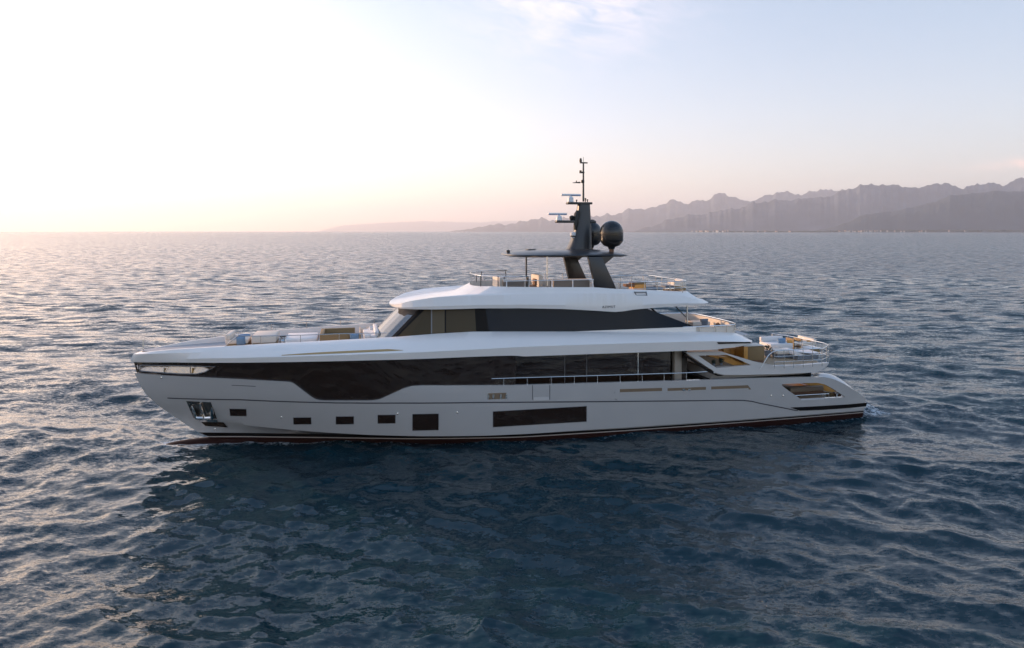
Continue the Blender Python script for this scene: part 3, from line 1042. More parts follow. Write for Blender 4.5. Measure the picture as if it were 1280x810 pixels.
mz0 = hz_e + 0.2
def mpx(x, y):
    return at(x, y, 0.0)
mast_prof = [(311.5, 708.5, 738), (306, 711.2, 738), (300, 713.5, 738), (292, 716.5, 738), (282, 719, 737.8), (270, 720.6, 737.5), (260, 721.8, 737), (253.5, 722.4, 736.7)]
rows = []
for y, xl, xr in mast_prof:
    ul, z = mpx(xl, y)
    ur, _ = mpx(xr, y)
    hw = float(np.interp(y, [253, 280, 311], [0.24, 0.33, 0.55]))
    rr = []
    for kk in range(24):
        t = 2 * math.pi * kk / 24
        c, s_ = math.cos(t), math.sin(t)
        rr.append(((ul + ur) / 2 + (ur - ul) / 2 * math.copysign(abs(c) ** 0.6, c), hw * math.copysign(abs(s_) ** 0.6, s_), z))
    rows.append(rr)
mb = MB()
mb.grid(rows, closed=True)
mb.poly(rows[0])
mb.poly(rows[-1])
mast = mb.build("radar_mast", M['carbon'], yacht, angle=40)
def arm(name, x0, x1, y, th, hw0, hw1):
    (ua_, za), (ub_, _) = mpx(x0, y), mpx(x1, y)
    pts = [(ua_, -hw0), (ua_ + 0.1, -hw0 - 0.06), (ub_, -hw1), (ub_, hw1), (ua_ + 0.1, hw0 + 0.06), (ua_, hw0)]
    return MB().prism(pts, 'z', za - th / 2, za + th / 2).build(name, M['carbon'], mast, bevel=0.02)
arm("radar_arm", 708.5, 738.5, 254, 0.12, 0.20, 0.28)
arm("radar_arm", 694.5, 722, 277, 0.14, 0.20, 0.30)
arm("mast_shelf", 741, 727, 277.5, 0.16, 0.22, 0.28)
MB().lathe([(0.06, -0.12), (0.14, -0.05), (0.14, 0.06), (0.05, 0.1)], (mpx(739.5, 276.5)[0], -0.1, mpx(739, 276.5)[1]), 12).build("shelf_lamp", M['blackplastic'], mast)
for xc, yb, yt, xl, xr, yaw in ((713.2, 253, 245.5, 701, 726, 0.05), (698.8, 276, 269.3, 685, 708.5, 0.0)):
    uu, zb = mpx(xc, yb)
    _, zt = mpx(xc, yt)
    ra = MB().lathe([(0.14, 0), (0.17, 0.03), (0.16, (zt - zb) * 0.75), (0.07, zt - zb), (0.07, zt - zb + 0.05)], (uu, 0, zb), 16).build("radar_scanner", M['radar'], mast)
    hl = (mpx(xr, yt)[0] - mpx(xl, yt)[0]) / 2
    cx = (mpx(xr, yt)[0] + mpx(xl, yt)[0]) / 2
    b_ = MB().box(-hl, hl, -0.07, 0.07, 0, 0.12).build("antenna_bar", M['radar'], ra, bevel=0.03)
    b_.matrix_local = Matrix.Translation((cx, 0, zt + 0.02)) @ Matrix.Rotation(yaw, 4, 'Z')
    MB().box(-hl * 0.98, hl * 0.98, -0.072, -0.068, 0.02, 0.05).build("blue_stripe", mat("radar_blue", (0.10, 0.20, 0.42), 0.4), ra).matrix_local = Matrix.Translation((cx, 0, zt + 0.02))
# pole mast with lamps and sensors
up, zp0 = mpx(729.2, 252)
_, zp1 = mpx(729.2, 198.5)
pm = MB().tube([(up, 0, zp0), (up, 0, mpx(729, 203)[1])], [0.055, 0.045], 10).build("antenna_pole", M['carbon'], mast)
zc1 = mpx(729, 203.4)[1]
MB().box(up - 0.2, up + 0.24, -0.04, 0.04, zc1 - 0.04, zc1 + 0.03).build("cross_bar", M['carbon'], pm)
MB().lathe([(0.07, 0), (0.08, 0.1), (0.05, 0.22)], (up - 0.16, 0, zc1 + 0.03), 10).build("mast_light", M['blackplastic'], pm)
MB().tube([(up, 0, zc1), (up, 0, zp1 + 0.1)], 0.012, 6).build("whip_aerial", M['carbon'], pm)
z = mpx(729, 215.5)[1]
MB().box(up - 0.22, up + 0.05, -0.05, 0.05, z - 0.05, z + 0.04).lathe([(0.07, 0), (0.07, 0.16)], (up - 0.17, 0, z - 0.05), 8).build("mast_light", M['blackplastic'], pm)
z = mpx(729, 227)[1]
MB().lathe([(0.05, -0.09), (0.10, -0.05), (0.10, 0.06), (0.05, 0.1)], (up - 0.04, 0, z), 10).build("mast_light", M['blackplastic'], pm)
us_, zs_ = mpx(720.5, 228.5)
MB().tube([(us_ - 0.22, 0, zs_), (us_ + 0.22, 0, zs_ + 0.02)], [0.02, 0.05], 6).tube([(us_, 0, zs_), (us_, 0, zs_ + 0.12)], 0.03, 6).tube([(us_ + 0.1, 0, zs_), (up, 0, zs_ + 0.03)], 0.012, 6).build("wind_sensor", M['carbon'], pm)
for x, y0, y1 in ((721.5, 253, 249.5), (732.5, 253, 247.5), (735, 253, 249)):
    ux_, za = mpx(x, y0)
    MB().tube([(ux_, 0.1, za), (ux_, 0.1, mpx(x, y1)[1])], [0.02, 0.05], 6).build("small_aerial", M['carbon'], mast)
# horn speakers and search light on the mast front
uh, zh = mpx(714, 272)
MB().lathe([(0.05, -0.2), (0.14, -0.1), (0.16, 0.05), (0.06, 0.12)], (uh, -0.15, zh), 12).build("search_light", M['blackplastic'], mast)
uh, zh = mpx(719.5, 268)
MB().tube([(uh - 0.1, -0.2, mpx(0, 287)[1]), (uh, -0.2, zh), (uh + 0.1, -0.18, mpx(0, 259)[1])], [0.10, 0.17, 0.13], 8).build("horn", M['blackplastic'], mast)
uh, zh = mpx(715, 290)
MB().lathe([(0.12, -0.12), (0.16, 0), (0.16, 0.18), (0.05, 0.22)], (uh, -0.2, mpx(0, 296)[1]), 12).build("deck_camera", M['radar'], mast)
MB().lathe([(0.05, -0.08), (0.16, -0.04), (0.16, 0.04), (0.05, 0.06)], (uh, -0.2, mpx(0, 296.5)[1]), 12).build("camera_ring", M['blackplastic'], mast)
# satellite domes
du, dzb = at(764.4, 311.5, -1.62)
dr = 14.6 / F * (OO[1] + du * UX[1] - 1.62 * WX[1])
dzt = at(764.4, 275.7, -1.62)[1]
hgt = dzt - dzb
for sg in (-1, 1):
    prof = [(0.16, 0), (0.2, 0.12), (0.42 * dr / 0.62, 0.20), (dr * 0.93, 0.40), (dr, 0.50), (dr, hgt - dr)]
    for kk in range(1, 9):
        t = kk / 8 * math.pi / 2
        prof.append((max(dr * math.cos(t), 0.01), hgt - dr + dr * math.sin(t)))
    d_ = MB().lathe(prof, (du, sg * 1.62, dzb), 40).build("satellite_dome", M['dome'], yacht, angle=50)
    MB().lathe([(0.13, -0.4), (0.13, 0.02)], (du, sg * 1.62, dzb), 12).build("pedestal", M['brownc'], d_)
    MB().lathe([(dr + 0.004, 0.86), (dr + 0.006, 0.88), (dr + 0.004, 0.90)], (du, sg * 1.62, dzb), 40).build("seam_ring", M['blackplastic'], d_)

# ------------------------------------------------------------------ raised aft deck with its winged side panels
WW = -3.52
wing_o = [(856.7, 440.6), (880, 440.2), (904, 440.2), (925, 446.5), (944, 452.2), (969, 457.2), (1000, 456.4), (1036.6, 453.4), (1033.5, 457.8), (1027, 462.5), (1021, 465.4), (978, 467.6), (930, 468.6), (905, 468.6), (897, 466.8), (882, 457.5)]
wing_i = [(873, 444.6), (890, 443.8), (909, 443.6), (924, 449.5), (939, 456.4), (916, 458.4), (895.5, 460)]
def wing_pts(px_list):
    return [at(x, y, WW) for x, y in px_list]
def panel_with_hole(o, i, y0, y1, sg):
    bm = bmesh.new()
    for y in (y0, y1):
        vo = [bm.verts.new((p[0], sg * -y, p[1])) for p in o]
        vi = [bm.verts.new((p[0], sg * -y, p[1])) for p in i]
        es = [bm.edges.new((vo[k_], vo[(k_ + 1) % len(vo)])) for k_ in range(len(vo))] + [bm.edges.new((vi[k_], vi[(k_ + 1) % len(vi)])) for k_ in range(len(vi))]
        bmesh.ops.triangle_fill(bm, edges=es, use_beauty=True)
        if y == y0:
            a_o, a_i = vo, vi
        else:
            for A, B in ((a_o, vo), (a_i, vi)):
                for k_ in range(len(A)):
                    j = (k_ + 1) % len(A)
                    bm.faces.new((A[k_], A[j], B[j], B[k_]))
    bmesh.ops.recalc_face_normals(bm, faces=bm.faces)
    me_ = bpy.data.meshes.new("aft_wing")
    bm.to_mesh(me_)
    bm.free()
    me_.materials.append(M['wing'])
    ob_ = bpy.data.objects.new("aft_wing", me_)
    COL.objects.link(ob_)
    ob_.parent = yacht
    return ob_
for sg in (-1, 1):
    # sg -1: port
    panel_with_hole(wing_pts(wing_o), wing_pts(wing_i), WW, WW + 0.22, 1 if sg == -1 else -1)
AD = 3.06
e_u = at(1036.6, 453.4, WW)[0]
s_u = at(905, 461, WW)[0]
mb = MB()
ol = [(s_u - 0.6, -3.4), (s_u + 3, -3.4), (e_u - 0.9, -3.36), (e_u - 0.25, -3.1), (e_u + 0.15, -2.2), (e_u + 0.35, 0), (e_u + 0.15, 2.2), (e_u - 0.25, 3.1), (e_u - 0.9, 3.36), (s_u + 3, 3.4), (s_u - 0.6, 3.4)]
mb.prism(ol, 'z', AD - 0.06, AD)
mb.build("raised_deck", M['teak'], yacht)
mb = MB()
ol2 = [(x, y * 1.03) for x, y in ol]
ol3 = [(x - 0.5 if x > s_u + 1 else x, y * 0.93) for x, y in ol]
mb.grid([[(x, y, AD - 0.03) for x, y in ol2], [(x, y, AD - 0.12) for x, y in ol2], [(x, y, AD - 0.52) for x, y in ol3]], closed=True)
mb.poly([(x, y, AD - 0.52) for x, y in ol3])
mb.build("raised_deck_fascia", M['wing'], yacht)
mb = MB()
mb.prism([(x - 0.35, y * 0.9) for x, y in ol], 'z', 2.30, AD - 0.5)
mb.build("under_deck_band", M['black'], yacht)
# dark return edge of the wing facing the side deck
q = [at(x, y, WW + 0.02) for x, y in ((856.2, 441.5), (882, 459), (897, 468), (905, 470), (897, 470), (888, 466.5), (855, 444))]
for y0 in (WW + 0.03, -WW - 0.25):
    MB().prism(q, 'y', y0, y0 + 0.22).build("wing_return", M['black'], yacht)
# seating module behind the wing window (amber side of the stairwell)
q = [at(x, y, -2.9) for x, y in ((884, 443.5), (909, 446.5), (941, 460), (918, 461.5), (893, 450))]
MB().prism(q, 'y', -2.95, -2.4).build("stair_side", M['amber'], yacht)
q = [at(x, y, -3.05) for x, y in ((866, 443), (893, 447), (921, 458), (921, 463), (890, 463))]
MB().prism(q, 'y', -3.1, -2.97).build("stair_panel", mat("taupe_panel", (0.16, 0.11, 0.07), 0.5), yacht)
# aft railing
zt = AD + 0.98
pts = []
for x, y in [(1027.5, 435.6), (1033, 433.2), (1036, 431.2), (1029, 428.5), (1016, 425.8), (1002, 423), (984, 419.6), (965, 417.2)]:
    u_, w_ = onz(x, y, zt)
    pts.append((u_, w_, zt))
un, wn = pts[0][0], pts[0][1]
us0 = at(966, 437, wn)[0]
arch = [(us0 - 0.75, wn, AD + 0.05), (us0 - 0.55, wn, AD + 0.35), (us0 - 0.25, wn, zt - 0.22), (us0, wn, zt - 0.06), (us0 + 0.25, wn, zt)]
tops = arch + [(un - 0.4, wn, zt)] + pts
posts = []
for f in np.linspace(0, 1, 6):
    uu = us0 + 0.1 + (un - us0 - 0.1) * f
    posts.append(((uu, wn, zt), (uu, wn, AD)))
for p in pts[1:]:
    posts.append((p, (p[0], p[1], AD)))
def midrail(d):
    return [(us0 + 0.1, wn, zt - d), (un, wn, zt - d)] + [(p[0], p[1], zt - d) for p in pts[1:]]
rail("aft_railing", tops, posts, 0.022, 0.016, extra=(midrail(0.33), midrail(0.62)))

# ------------------------------------------------------------------ cockpit and swim platform
MB().box(UO0 - 1.0, U_END - 1.2, -3.2, 3.2, 0.94, 1.0).build("cockpit_floor", M['teak'], yacht)
mb = MB()
mb.prism([(U_END - 1.4, -3.3), (U_END + 0.1, -3.25), (U_END + 0.55, -2.7), (U_END + 0.75, -1.2), (U_END + 0.75, 1.2), (U_END + 0.55, 2.7), (U_END + 0.1, 3.25), (U_END - 1.4, 3.3)], 'z', 0.42, 0.62)
mb.build("swim_platform", M['wing'], yacht, bevel=0.04)
u, z = at(1050, 497, -3.2)
for du_ in (-0.25, 0.2):
    MB().lathe([(0.05, -0.1), (0.05, 0.18), (0.09, 0.2), (0.09, 0.26), (0.03, 0.28)], (u + du_, -3.25, z + 0.02), 12).build("mooring_bollard", M['steel'], yacht)
rail("cockpit_railing", [(at(992, 494.5, -3.3)[0], -3.3, at(992, 494.5, -3.3)[1]), (at(1036, 492, -3.3)[0], -3.3, at(1036, 492, -3.3)[1])],
     [((at(x, 493, -3.3)[0], -3.3, at(x, 493, -3.3)[1]), (at(x, 499, -3.3)[0], -3.3, at(x, 499, -3.3)[1])) for x in (1036, 1031, 1027)], 0.022, 0.02)
# amber stair flight leading down from the raised deck
q = [at(x, y, -1.6) for x, y in ((1004, 474), (1028, 476), (1052, 491), (1045, 495), (1026, 486), (1006, 480))]
MB().prism(q, 'y', -1.6, 0.9).build("stern_stair", M['amber'], yacht)
MB().box(UO0 - 0.6, UO0 + 1.9, 0.9, 1.0, 0.9, 2.30).build("cockpit_wall", mat("dark_brown_wall", (0.05, 0.025, 0.015), 0.4), yacht)

# ------------------------------------------------------------------ upper deck rails, sun deck rails, aft struts
def b6r(u):
    return float(b6(u)) - 0.05
for sg in (-1, 1):
    tops = []
    for x, y in [(281.5, 433.0), (289, 426.5), (298, 420.2), (326, 420), (375.6, 419), (424, 417.2), (455, 416.6), (484, 416.2)]:
        u, z = on_b(x, y, lambda a, c: b6r(a))
        tops.append((u, sg * b6r(u), z))
    posts = []
    for x in (326, 375.6, 424, 473):
        y = float(np.interp(x, [298, 326, 375.6, 424, 484], [420.2, 420, 419, 417.2, 416.2]))
        u, z = on_b(x, y, lambda a, c: b6r(a))
        posts.append(((u, sg * b6r(u), z), (u, sg * b6r(u), float(L6.zz(u)) - 0.03)))
    rail("foredeck_railing", tops, posts, 0.018, 0.016, mat("dull_steel", (0.45, 0.44, 0.44), 0.25, 1.0) if sg == -1 else bpy.data.materials["dull_steel"])
u, z = at(176.4, 439.5, 0)
MB().tube([(u + 0.1, 0, z - 0.05), (u + 0.1, 0, at(176, 424.5, 0)[1])], 0.025, 8).build("bow_staff", M['steel'], yacht)
# sun deck aft rail
zr = at(800, 352.6, -2.55)[1]
ua, ub = at(773, 350, -2.55)[0], at(860.5, 350, -2.45)[0]
tops = [(ua, -2.55, zr), (ub - 0.5, -2.55, zr), (ub - 0.1, -2.4, zr), (ub, -2.1, zr), (ub, 2.1, zr), (ub - 0.1, 2.4, zr), (ub - 0.5, 2.55, zr), (ua, 2.55, zr)]
posts = []
for f in np.linspace(0, 1, 6):
    for sg in (-1, 1):
        uu = ua + (ub - 0.4 - ua) * f
        posts.append(((uu, sg * 2.55, zr), (uu, sg * 2.55, zr - 0.75)))
for w_ in (-1.6, -0.8, 0, 0.8, 1.6):
    posts.append(((ub, w_, zr), (ub, w_, zr - 0.8)))
rail("sun_deck_railing", tops, posts, 0.022, 0.018, extra=([(p[0], p[1], p[2] - 0.35) for p in tops],))
bz = at(690, 350.4, -2.58)[1]
b0_, b1_ = at(629, 350, -2.58)[0], at(742, 350, -2.58)[0]
for sg in (-1, 1):
    ps_ = [at(x_, 350, -2.58)[0] for x_ in (633.3, 661, 690, 716, 741)]
    rail("balustrade", [(b0_, sg * 2.58, bz), (b1_, sg * 2.58, bz)], [((u_, sg * 2.58, bz), (u_, sg * 2.58, bz - 0.42)) for u_ in ps_], 0.02, 0.028, M['radar'])
# sun deck front windbreak: clear panels with slim posts
wb_u = at(589, 350, 0)[0]
bW = shape_b(wb_u, [(0, 0), (0.06, 0.3), (0.25, 0.55), (0.7, 0.8), (1.5, 0.95), (2.6, 1.0), (40, 1)], 2.6)
sW = np.linspace(0, 1, 40) ** 2
uW = wb_u + 2.6 * sW
mb = MB()
zw0, zw1 = 7.62, at(595, 344.5, -1.5)[1]
strip(mb, np.stack([uW, bW(uW), np.full(40, zw0)], 1), np.stack([uW, bW(uW), np.full(40, zw1)], 1))
wbk = mb.build("windbreak", M['plex'], yacht)
mb = MB()
for sg in (-1, 1):
    mb.tube([(a, sg * b, zw1) for a, b in zip(uW, bW(uW))], 0.02, 6)
mb.build("windbreak_rail", M['steel'], wbk)
for f in (0.25, 1.0, 2.5):
    for sg in (-1, 1):
        uu = wb_u + f
        MB().tube([(uu, sg * float(bW(uu)), zw0 - 0.05), (uu, sg * float(bW(uu)), zw1)], 0.025, 6).build("windbreak_post", M['carbon'], wbk)
# side glass screens between the hardtop legs
for x0, x1 in ((629, 684), (693, 737)):
    u0_, zt_ = at(x0, 351, -2.5)
    u1_, _ = at(x1, 351, -2.5)
# roof support posts over the upper aft deck
pu_, _ = at(859, 400, -2.5)
for sg in (-1, 1):
    MB().tube([(pu_, sg * 2.5, 4.74), (pu_, sg * 2.5, 6.55)], 0.04, 8).build("roof_post", M['steel'], yacht)
    a_ = at(844.5, 383, -2.6)
    b_ = at(857, 396, -2.6)
    MB().tube([(a_[0], sg * 2.6, a_[1]), (b_[0], sg * 2.6, b_[1])], 0.03, 8).build("roof_strut", M['carbon'], yacht)
    a_ = at(813, 384, -2.75)
    b_ = at(827, 397, -2.75)
    MB().tube([(a_[0], sg * 2.7, a_[1]), (b_[0], sg * 2.7, b_[1])], 0.05, 8).build("roof_strut", M['black'], yacht)
    u_ = at(805.5, 384, -2.6)[0]
    MB().tube([(u_, sg * 2.4, 4.8), (u_, sg * 2.4, 6.6)], 0.03, 8).build("roof_post", M['steel'], yacht)
# low glazed balustrade round the end of the upper deck
tz_ = float(L6.zz(27.0)) + 0.30
pt_ = [(u_, float(b6(u_)) - 0.07) for u_ in (25.6, 26.6, 27.6, 28.3, 28.8)]
path_ = [(u_, -w_, tz_) for u_, w_ in pt_] + [(29.15, -2.3, tz_), (29.3, -1.2, tz_), (29.3, 1.2, tz_), (29.15, 2.3, tz_)] + [(u_, w_, tz_) for u_, w_ in reversed(pt_)]
rail("terrace_railing", path_, [(p_, (p_[0], p_[1], 4.76)) for p_ in path_[1:-1]], 0.03, 0.018)
mb = MB()
mb.grid([[(p_[0] - 0.03, p_[1] * 0.985, tz_ - 0.05) for p_ in path_], [(p_[0] - 0.03, p_[1] * 0.985, 4.76) for p_ in path_]])
mb.build("terrace_screen", M['cream'], yacht)

# ------------------------------------------------------------------ furniture (things of their own)
def T(u, w, z, rz=0.0):
    return ROOT_M @ Matrix.Translation((u, w, z)) @ Matrix.Rotation(rz, 4, 'Z')
def cushion(name, m, parent, x0, x1, y0, y1, z0, z1, r=0.05):
    return MB().box(x0, x1, y0, y1, z0, z1).build(name, m, parent, bevel=min(r, (z1 - z0) * 0.45, (x1 - x0) * 0.45, (y1 - y0) * 0.45), bevel_seg=3, angle=60)
def pxbox(x0, x1, ytop, w):
    """u range and top height of a box whose near face stands on the plane y = w"""
    a, z = at(x0, ytop, w)
    b, _ = at(x1, ytop, w)
    return a, b, z
def sofa(name, label, cat, x0, x1, ytop, w, depth, zf, mseat, mbase, back='far', seat_h=0.42, group=None, base_h=0.22):
    a, b, zt_ = pxbox(x0, x1, ytop, w)
    r = empty(name, T(a, w, zf))
    tag(r, label, cat, group)
    L, Ht = b - a, zt_ - zf
    cushion("base", mbase, r, 0.03, L - 0.03, 0.03, depth - 0.03, 0, base_h, 0.02)
    cushion("seat", mseat, r, 0, L, 0, depth, base_h, seat_h)
    if back == 'far':
        cushion("backrest", mseat, r, 0, L, depth - 0.22, depth, seat_h, Ht)
    elif back == 'aft':
        cushion("backrest", mseat, r, L - 0.22, L, 0, depth, seat_h, Ht)
    elif back == 'fore':
        cushion("backrest", mseat, r, 0, 0.24, 0, depth, seat_h, Ht)
    elif back == 'near':
        cushion("backrest", mseat, r, 0, L, 0, 0.22, seat_h, Ht)
    return r, L, Ht
def pillow(label, m, x0, x1, ytop, ybot, w, th=0.16, tilt=0.25, group=None):
    a, zt_ = at(x0, ytop, w)
    b, _ = at(x1, ytop, w)
    _, zb_ = at(x0, ybot, w)
    mb_ = MB()
    rows_ = []
    n = 9
    for i in range(n):
        rows_.append([])
    W_, H_ = (b - a), (zt_ - zb_)
    for side in (1, -1):
        g_ = []
        for i in range(n):
            row = []
            for j in range(n):
                s_, t_ = i / (n - 1) * 2 - 1, j / (n - 1) * 2 - 1
                e_ = max(0, (1 - s_ ** 4) * (1 - t_ ** 4)) ** 0.5
                pin_ = 1 - 0.08 * (s_ * s_ * (1 - t_ * t_) + t_ * t_ * (1 - s_ * s_))
                row.append((s_ * W_ / 2 * (pin_ if abs(s_) > 0.5 else 1), side * th / 2 * e_, H_ / 2 + t_ * H_ / 2))
            g_.append(row)
        mb_.grid(g_)
    o_ = mb_.build("throw_pillow", m, None, angle=80)
    o_.matrix_world = T((a + b) / 2, w, zb_) @ Matrix.Rotation(tilt, 4, 'X')
    tag(o_, label, "pillow", group)
    return o_

FD = 4.74
# foredeck
r, L, Ht = sofa("bow_seat", "small cream bow seat with rounded back near the bow tip of the foredeck", "seat", 281.5, 310, 418.5, -1.1, 1.6, FD, M['cream'], M['tan'], 'fore', 0.5, base_h=0.3)
pillow("light blue pillow leaning on the cream bow seat, nearest of two", M['blue'], 295.5, 307.5, 418.5, 431, -1.05, 0.25, 0.5)
pillow("dark blue pillow on the far end of the cream bow seat", M['blue'], 298, 314, 416.8, 424, 0.3, 0.25, 0.6)
a, b, zt_ = pxbox(314, 344.8, 420.6, -1.2)
r = empty("sun_pad", T(a, -1.2, FD))
tag(r, "cream box shaped sun pad behind the blue pillows on the foredeck", "sun pad")
cushion("base", M['tan'], r, 0.05, b - a - 0.05, 0.05, 1.95, 0, 0.30, 0.02)
cushion("mattress", M['cream'], r, 0, b - a, 0, 2.0, 0.30, zt_ - FD, 0.06)
a, b, zt_ = pxbox(350, 356.5, 421.5, -1.0)
r = empty("deck_winch", T((a + b) / 2, -0.9, FD))
tag(r, "small dark winch drum behind the cream sun pad on the foredeck", "winch")
MB().lathe([(0.16, 0), (0.16, 0.35), (0.11, 0.42), (0.13, 0.6), (0.14, zt_ - FD)], n=16).build("drum", M['steel'], r)
MB().lathe([(0.15, 0), (0.15, 0.05), (0.05, 0.08)], (0, 0, zt_ - FD), 16).build("cap", M['blackplastic'], r)
a, b, zt_ = pxbox(356, 397, 423.8, -1.3)
r = empty("sun_pad", T(a, -1.3, FD))
tag(r, "long low white sun pad between the dark winch and the brown sofa on the foredeck", "sun pad")
cushion("base", M['wing'], r, 0.05, b - a - 0.05, 0.05, 1.95, 0, 0.25, 0.02)
cushion("mattress", M['whitec'], r, 0, b - a, 0, 2.0, 0.25, zt_ - FD, 0.06)
# brown U shaped sofa: open box of backrests
a, b, zt_ = pxbox(399.5, 452, 418.6, -1.6)
r = empty("lounge_sofa", T(a, -1.6, FD))
tag(r, "brown U shaped lounge sofa with tall sides on the foredeck ahead of the windscreen", "sofa")
L, Hs = b - a, zt_ - FD
cushion("seat", M['tan'], r, 0.2, L, 0.2, 2.1, 0, 0.34, 0.03)
cushion("side_back", M['tan'], r, 0, L - 0.3, 0, 0.20, 0, Hs, 0.03)
cushion("side_back", M['tan'], r, 0, L - 0.3, 2.1, 2.3, 0, Hs, 0.03)
cushion("end_back", M['tan'], r, 0, 0.2, 0.2, 2.1, 0, Hs, 0.03)
pillow("pale blue pillow at the near end of the brown foredeck sofa", M['blue'], 437, 449, 416.8, 424.5, -1.72, 0.2, 0.15)
r, L, Ht = sofa("wheelhouse_bench", "cream bench sofa set against the foot of the wheelhouse windscreen", "sofa", 455, 474, 414.5, -1.3, 2.8, FD, M['whitec'], M['cream'], 'aft', 0.5)
for i_, (x0, x1, yt, yb, w_, m_, lb) in enumerate(((449, 460, 408.5, 416.5, 1.3, 'cream', "cream pillow at the far corner of the bench below the windscreen"),
                                                   (461, 469, 407.5, 414.5, 0.9, 'whitec', "white pillow upright against the windscreen foot"),
                                                   (454.5, 463.5, 417.6, 424, -1.45, 'whitec', "round white pillow at the near end of the windscreen bench"))):
    pillow(lb, M[m_], x0, x1, yt, yb, w_, 0.22, 0.1)

# sun deck
SD = 7.03
r, L, Ht = sofa("curved_sofa", "peach lounge sofa at the front of the top deck behind the windbreak", "sofa", 616, 629.5, 347, -1.7, 1.6, SD, M['cream'], M['tan'], 'aft', 0.5)
a, b, zt_ = pxbox(629.5, 655, 349.8, -1.85)
r = empty("bar_counter", T(a, -1.85, SD))
tag(r, "grey panelled bar counter under the front of the dark hardtop", "counter")
M['counter'] = mat("counter_taupe", (0.20, 0.17, 0.15), 0.5, 0, 0, 0.1, 5)
MB().box(0, b - a, 0, 0.6, 0, zt_ - SD - 0.04).build("cabinet", M['counter'], r)
MB().box(-0.03, b - a + 0.03, -0.04, 0.64, zt_ - SD - 0.037, zt_ - SD).build("worktop", M['cream'], r)
a, b, zt_ = pxbox(692, 737, 349.8, -1.85)
r = empty("dining_counter", T(a, -1.85, SD))
tag(r, "long grey counter between the two hardtop legs on the top deck", "counter")
MB().box(0, b - a, 0, 0.6, 0, zt_ - SD - 0.04).build("cabinet", M['counter'], r)
MB().box(-0.03, b - a + 0.03, -0.04, 0.64, zt_ - SD - 0.037, zt_ - SD).build("worktop", M['cream'], r)
def helm_chair(label, x0, x1, ytop, w, m, col):
    a, b, zt_ = pxbox(x0, x1, ytop, w)
    r = empty("deck_chair", T((a + b) / 2, w, SD))
    tag(r, label, "chair")
    hw = (b - a) / 2
    MB().lathe([(0.22, 0), (0.2, 0.04), (0.05, 0.06), (0.05, 0.45)], n=12).build("pedestal", M['steel'], r)
    cushion("seat", m, r, -hw, hw, -0.25, 0.25, 0.45, 0.6)
    cushion("backrest", m, r, hw - 0.14, hw, -0.25, 0.25, 0.6, zt_ - SD)
    return r
helm_chair("brown bucket chair at the top deck helm beside the bar counter", 661, 670, 348.5, -1.4, M['brownc'], 0)
r, L, Ht = sofa("helm_bench", "tan two seat helm bench with cream back amid the top deck", "bench", 673.5, 684, 344.5, -1.1, 1.6, SD, M['cream'], M['tan'], 'fore', 0.55)
helm_chair("low brown chair just aft of the grey hardtop leg", 780.5, 791.5, 352.5, -1.7, M['brownc'], 0)
a, b, zt_ = pxbox(792, 807.5, 353, -1.8)
r = empty("storage_ottoman", T(a, -1.8, SD))
tag(r, "amber box ottoman aft of the low brown chair on the top deck", "ottoman")
cushion("box", M['amber'], r, 0, b - a, 0, 0.7, 0, zt_ - SD - 0.12, 0.02)
cushion("cushion", M['tan'], r, 0, b - a, 0, 0.7, zt_ - SD - 0.12, zt_ - SD, 0.04)
for i_, (x0, x1, w_, lb) in enumerate(((808, 829, -1.6, "grey sun lounger lying flat nearest the ottoman on the top deck"), (832, 843, -0.6, "short grey sun lounger ahead of the cream end panel on the top deck"))):
    a, b, zt_ = pxbox(x0, x1, 359.6, w_)
    r = empty("sun_lounger", T(a, w_, SD))
    tag(r, lb, "lounger")
    cushion("frame", M['steel'], r, 0, b - a, 0, 0.65, 0.15, 0.22, 0.01)
    cushion("mattress", M['greyc'], r, 0, b - a, 0.02, 0.63, 0.22, max(zt_ - SD, 0.36), 0.04)
    for lx in (0.08, b - a - 0.12):
        for ly in (0.06, 0.55):
            MB().box(lx, lx + 0.04, ly, ly + 0.04, 0, 0.15).build("leg", M['steel'], r)
a, b, zt_ = pxbox(843.5, 858, 349.5, 0.2)
r = empty("end_sofa", T(a, 0.2, SD))
tag(r, "cream sunlit sofa at the aft end of the top deck inside the railing", "sofa")
cushion("base", M['tan'], r, 0.02, b - a - 0.02, 0.02, 0.98, 0, 0.25, 0.02)
cushion("seat", M['cream'], r, 0, b - a, 0, 1.0, 0.25, 0.5)
cushion("backrest", M['cream'], r, b - a - 0.25, b - a, 0, 1.0, 0.5, zt_ - SD)

# upper aft deck
UD = 4.76
r, L, Ht = sofa("terrace_sofa", "cream terrace sofa with grey pillow under the aft roof overhang of the upper deck", "sofa", 866, 888, 404, -0.2, 0.9, UD, M['cream'], M['whitec'], 'far', 0.45)
pillow("grey blue pillow on the cream terrace sofa", M['greyc'], 874.5, 885, 398.5, 407, -0.1, 0.25, 0.1)
a, b, zt_ = pxbox(896.5, 902, 402.8, -0.3)
o_ = MB().lathe([(0.02, 0), (0.12, 0.02), (0.2, 0.12), (0.23, 0.28), (0.2, 0.45), (0.1, 0.56), (0.02, 0.58)], n=20).build("round_pouf", M['brownc'], None, angle=80)
o_.matrix_world = T((a + b) / 2, -0.3, UD) @ Matrix.Scale((zt_ - UD) / 0.58, 4, (0, 0, 1))
tag(o_, "brown round pouf near the aft end of the upper deck terrace", "pouf")

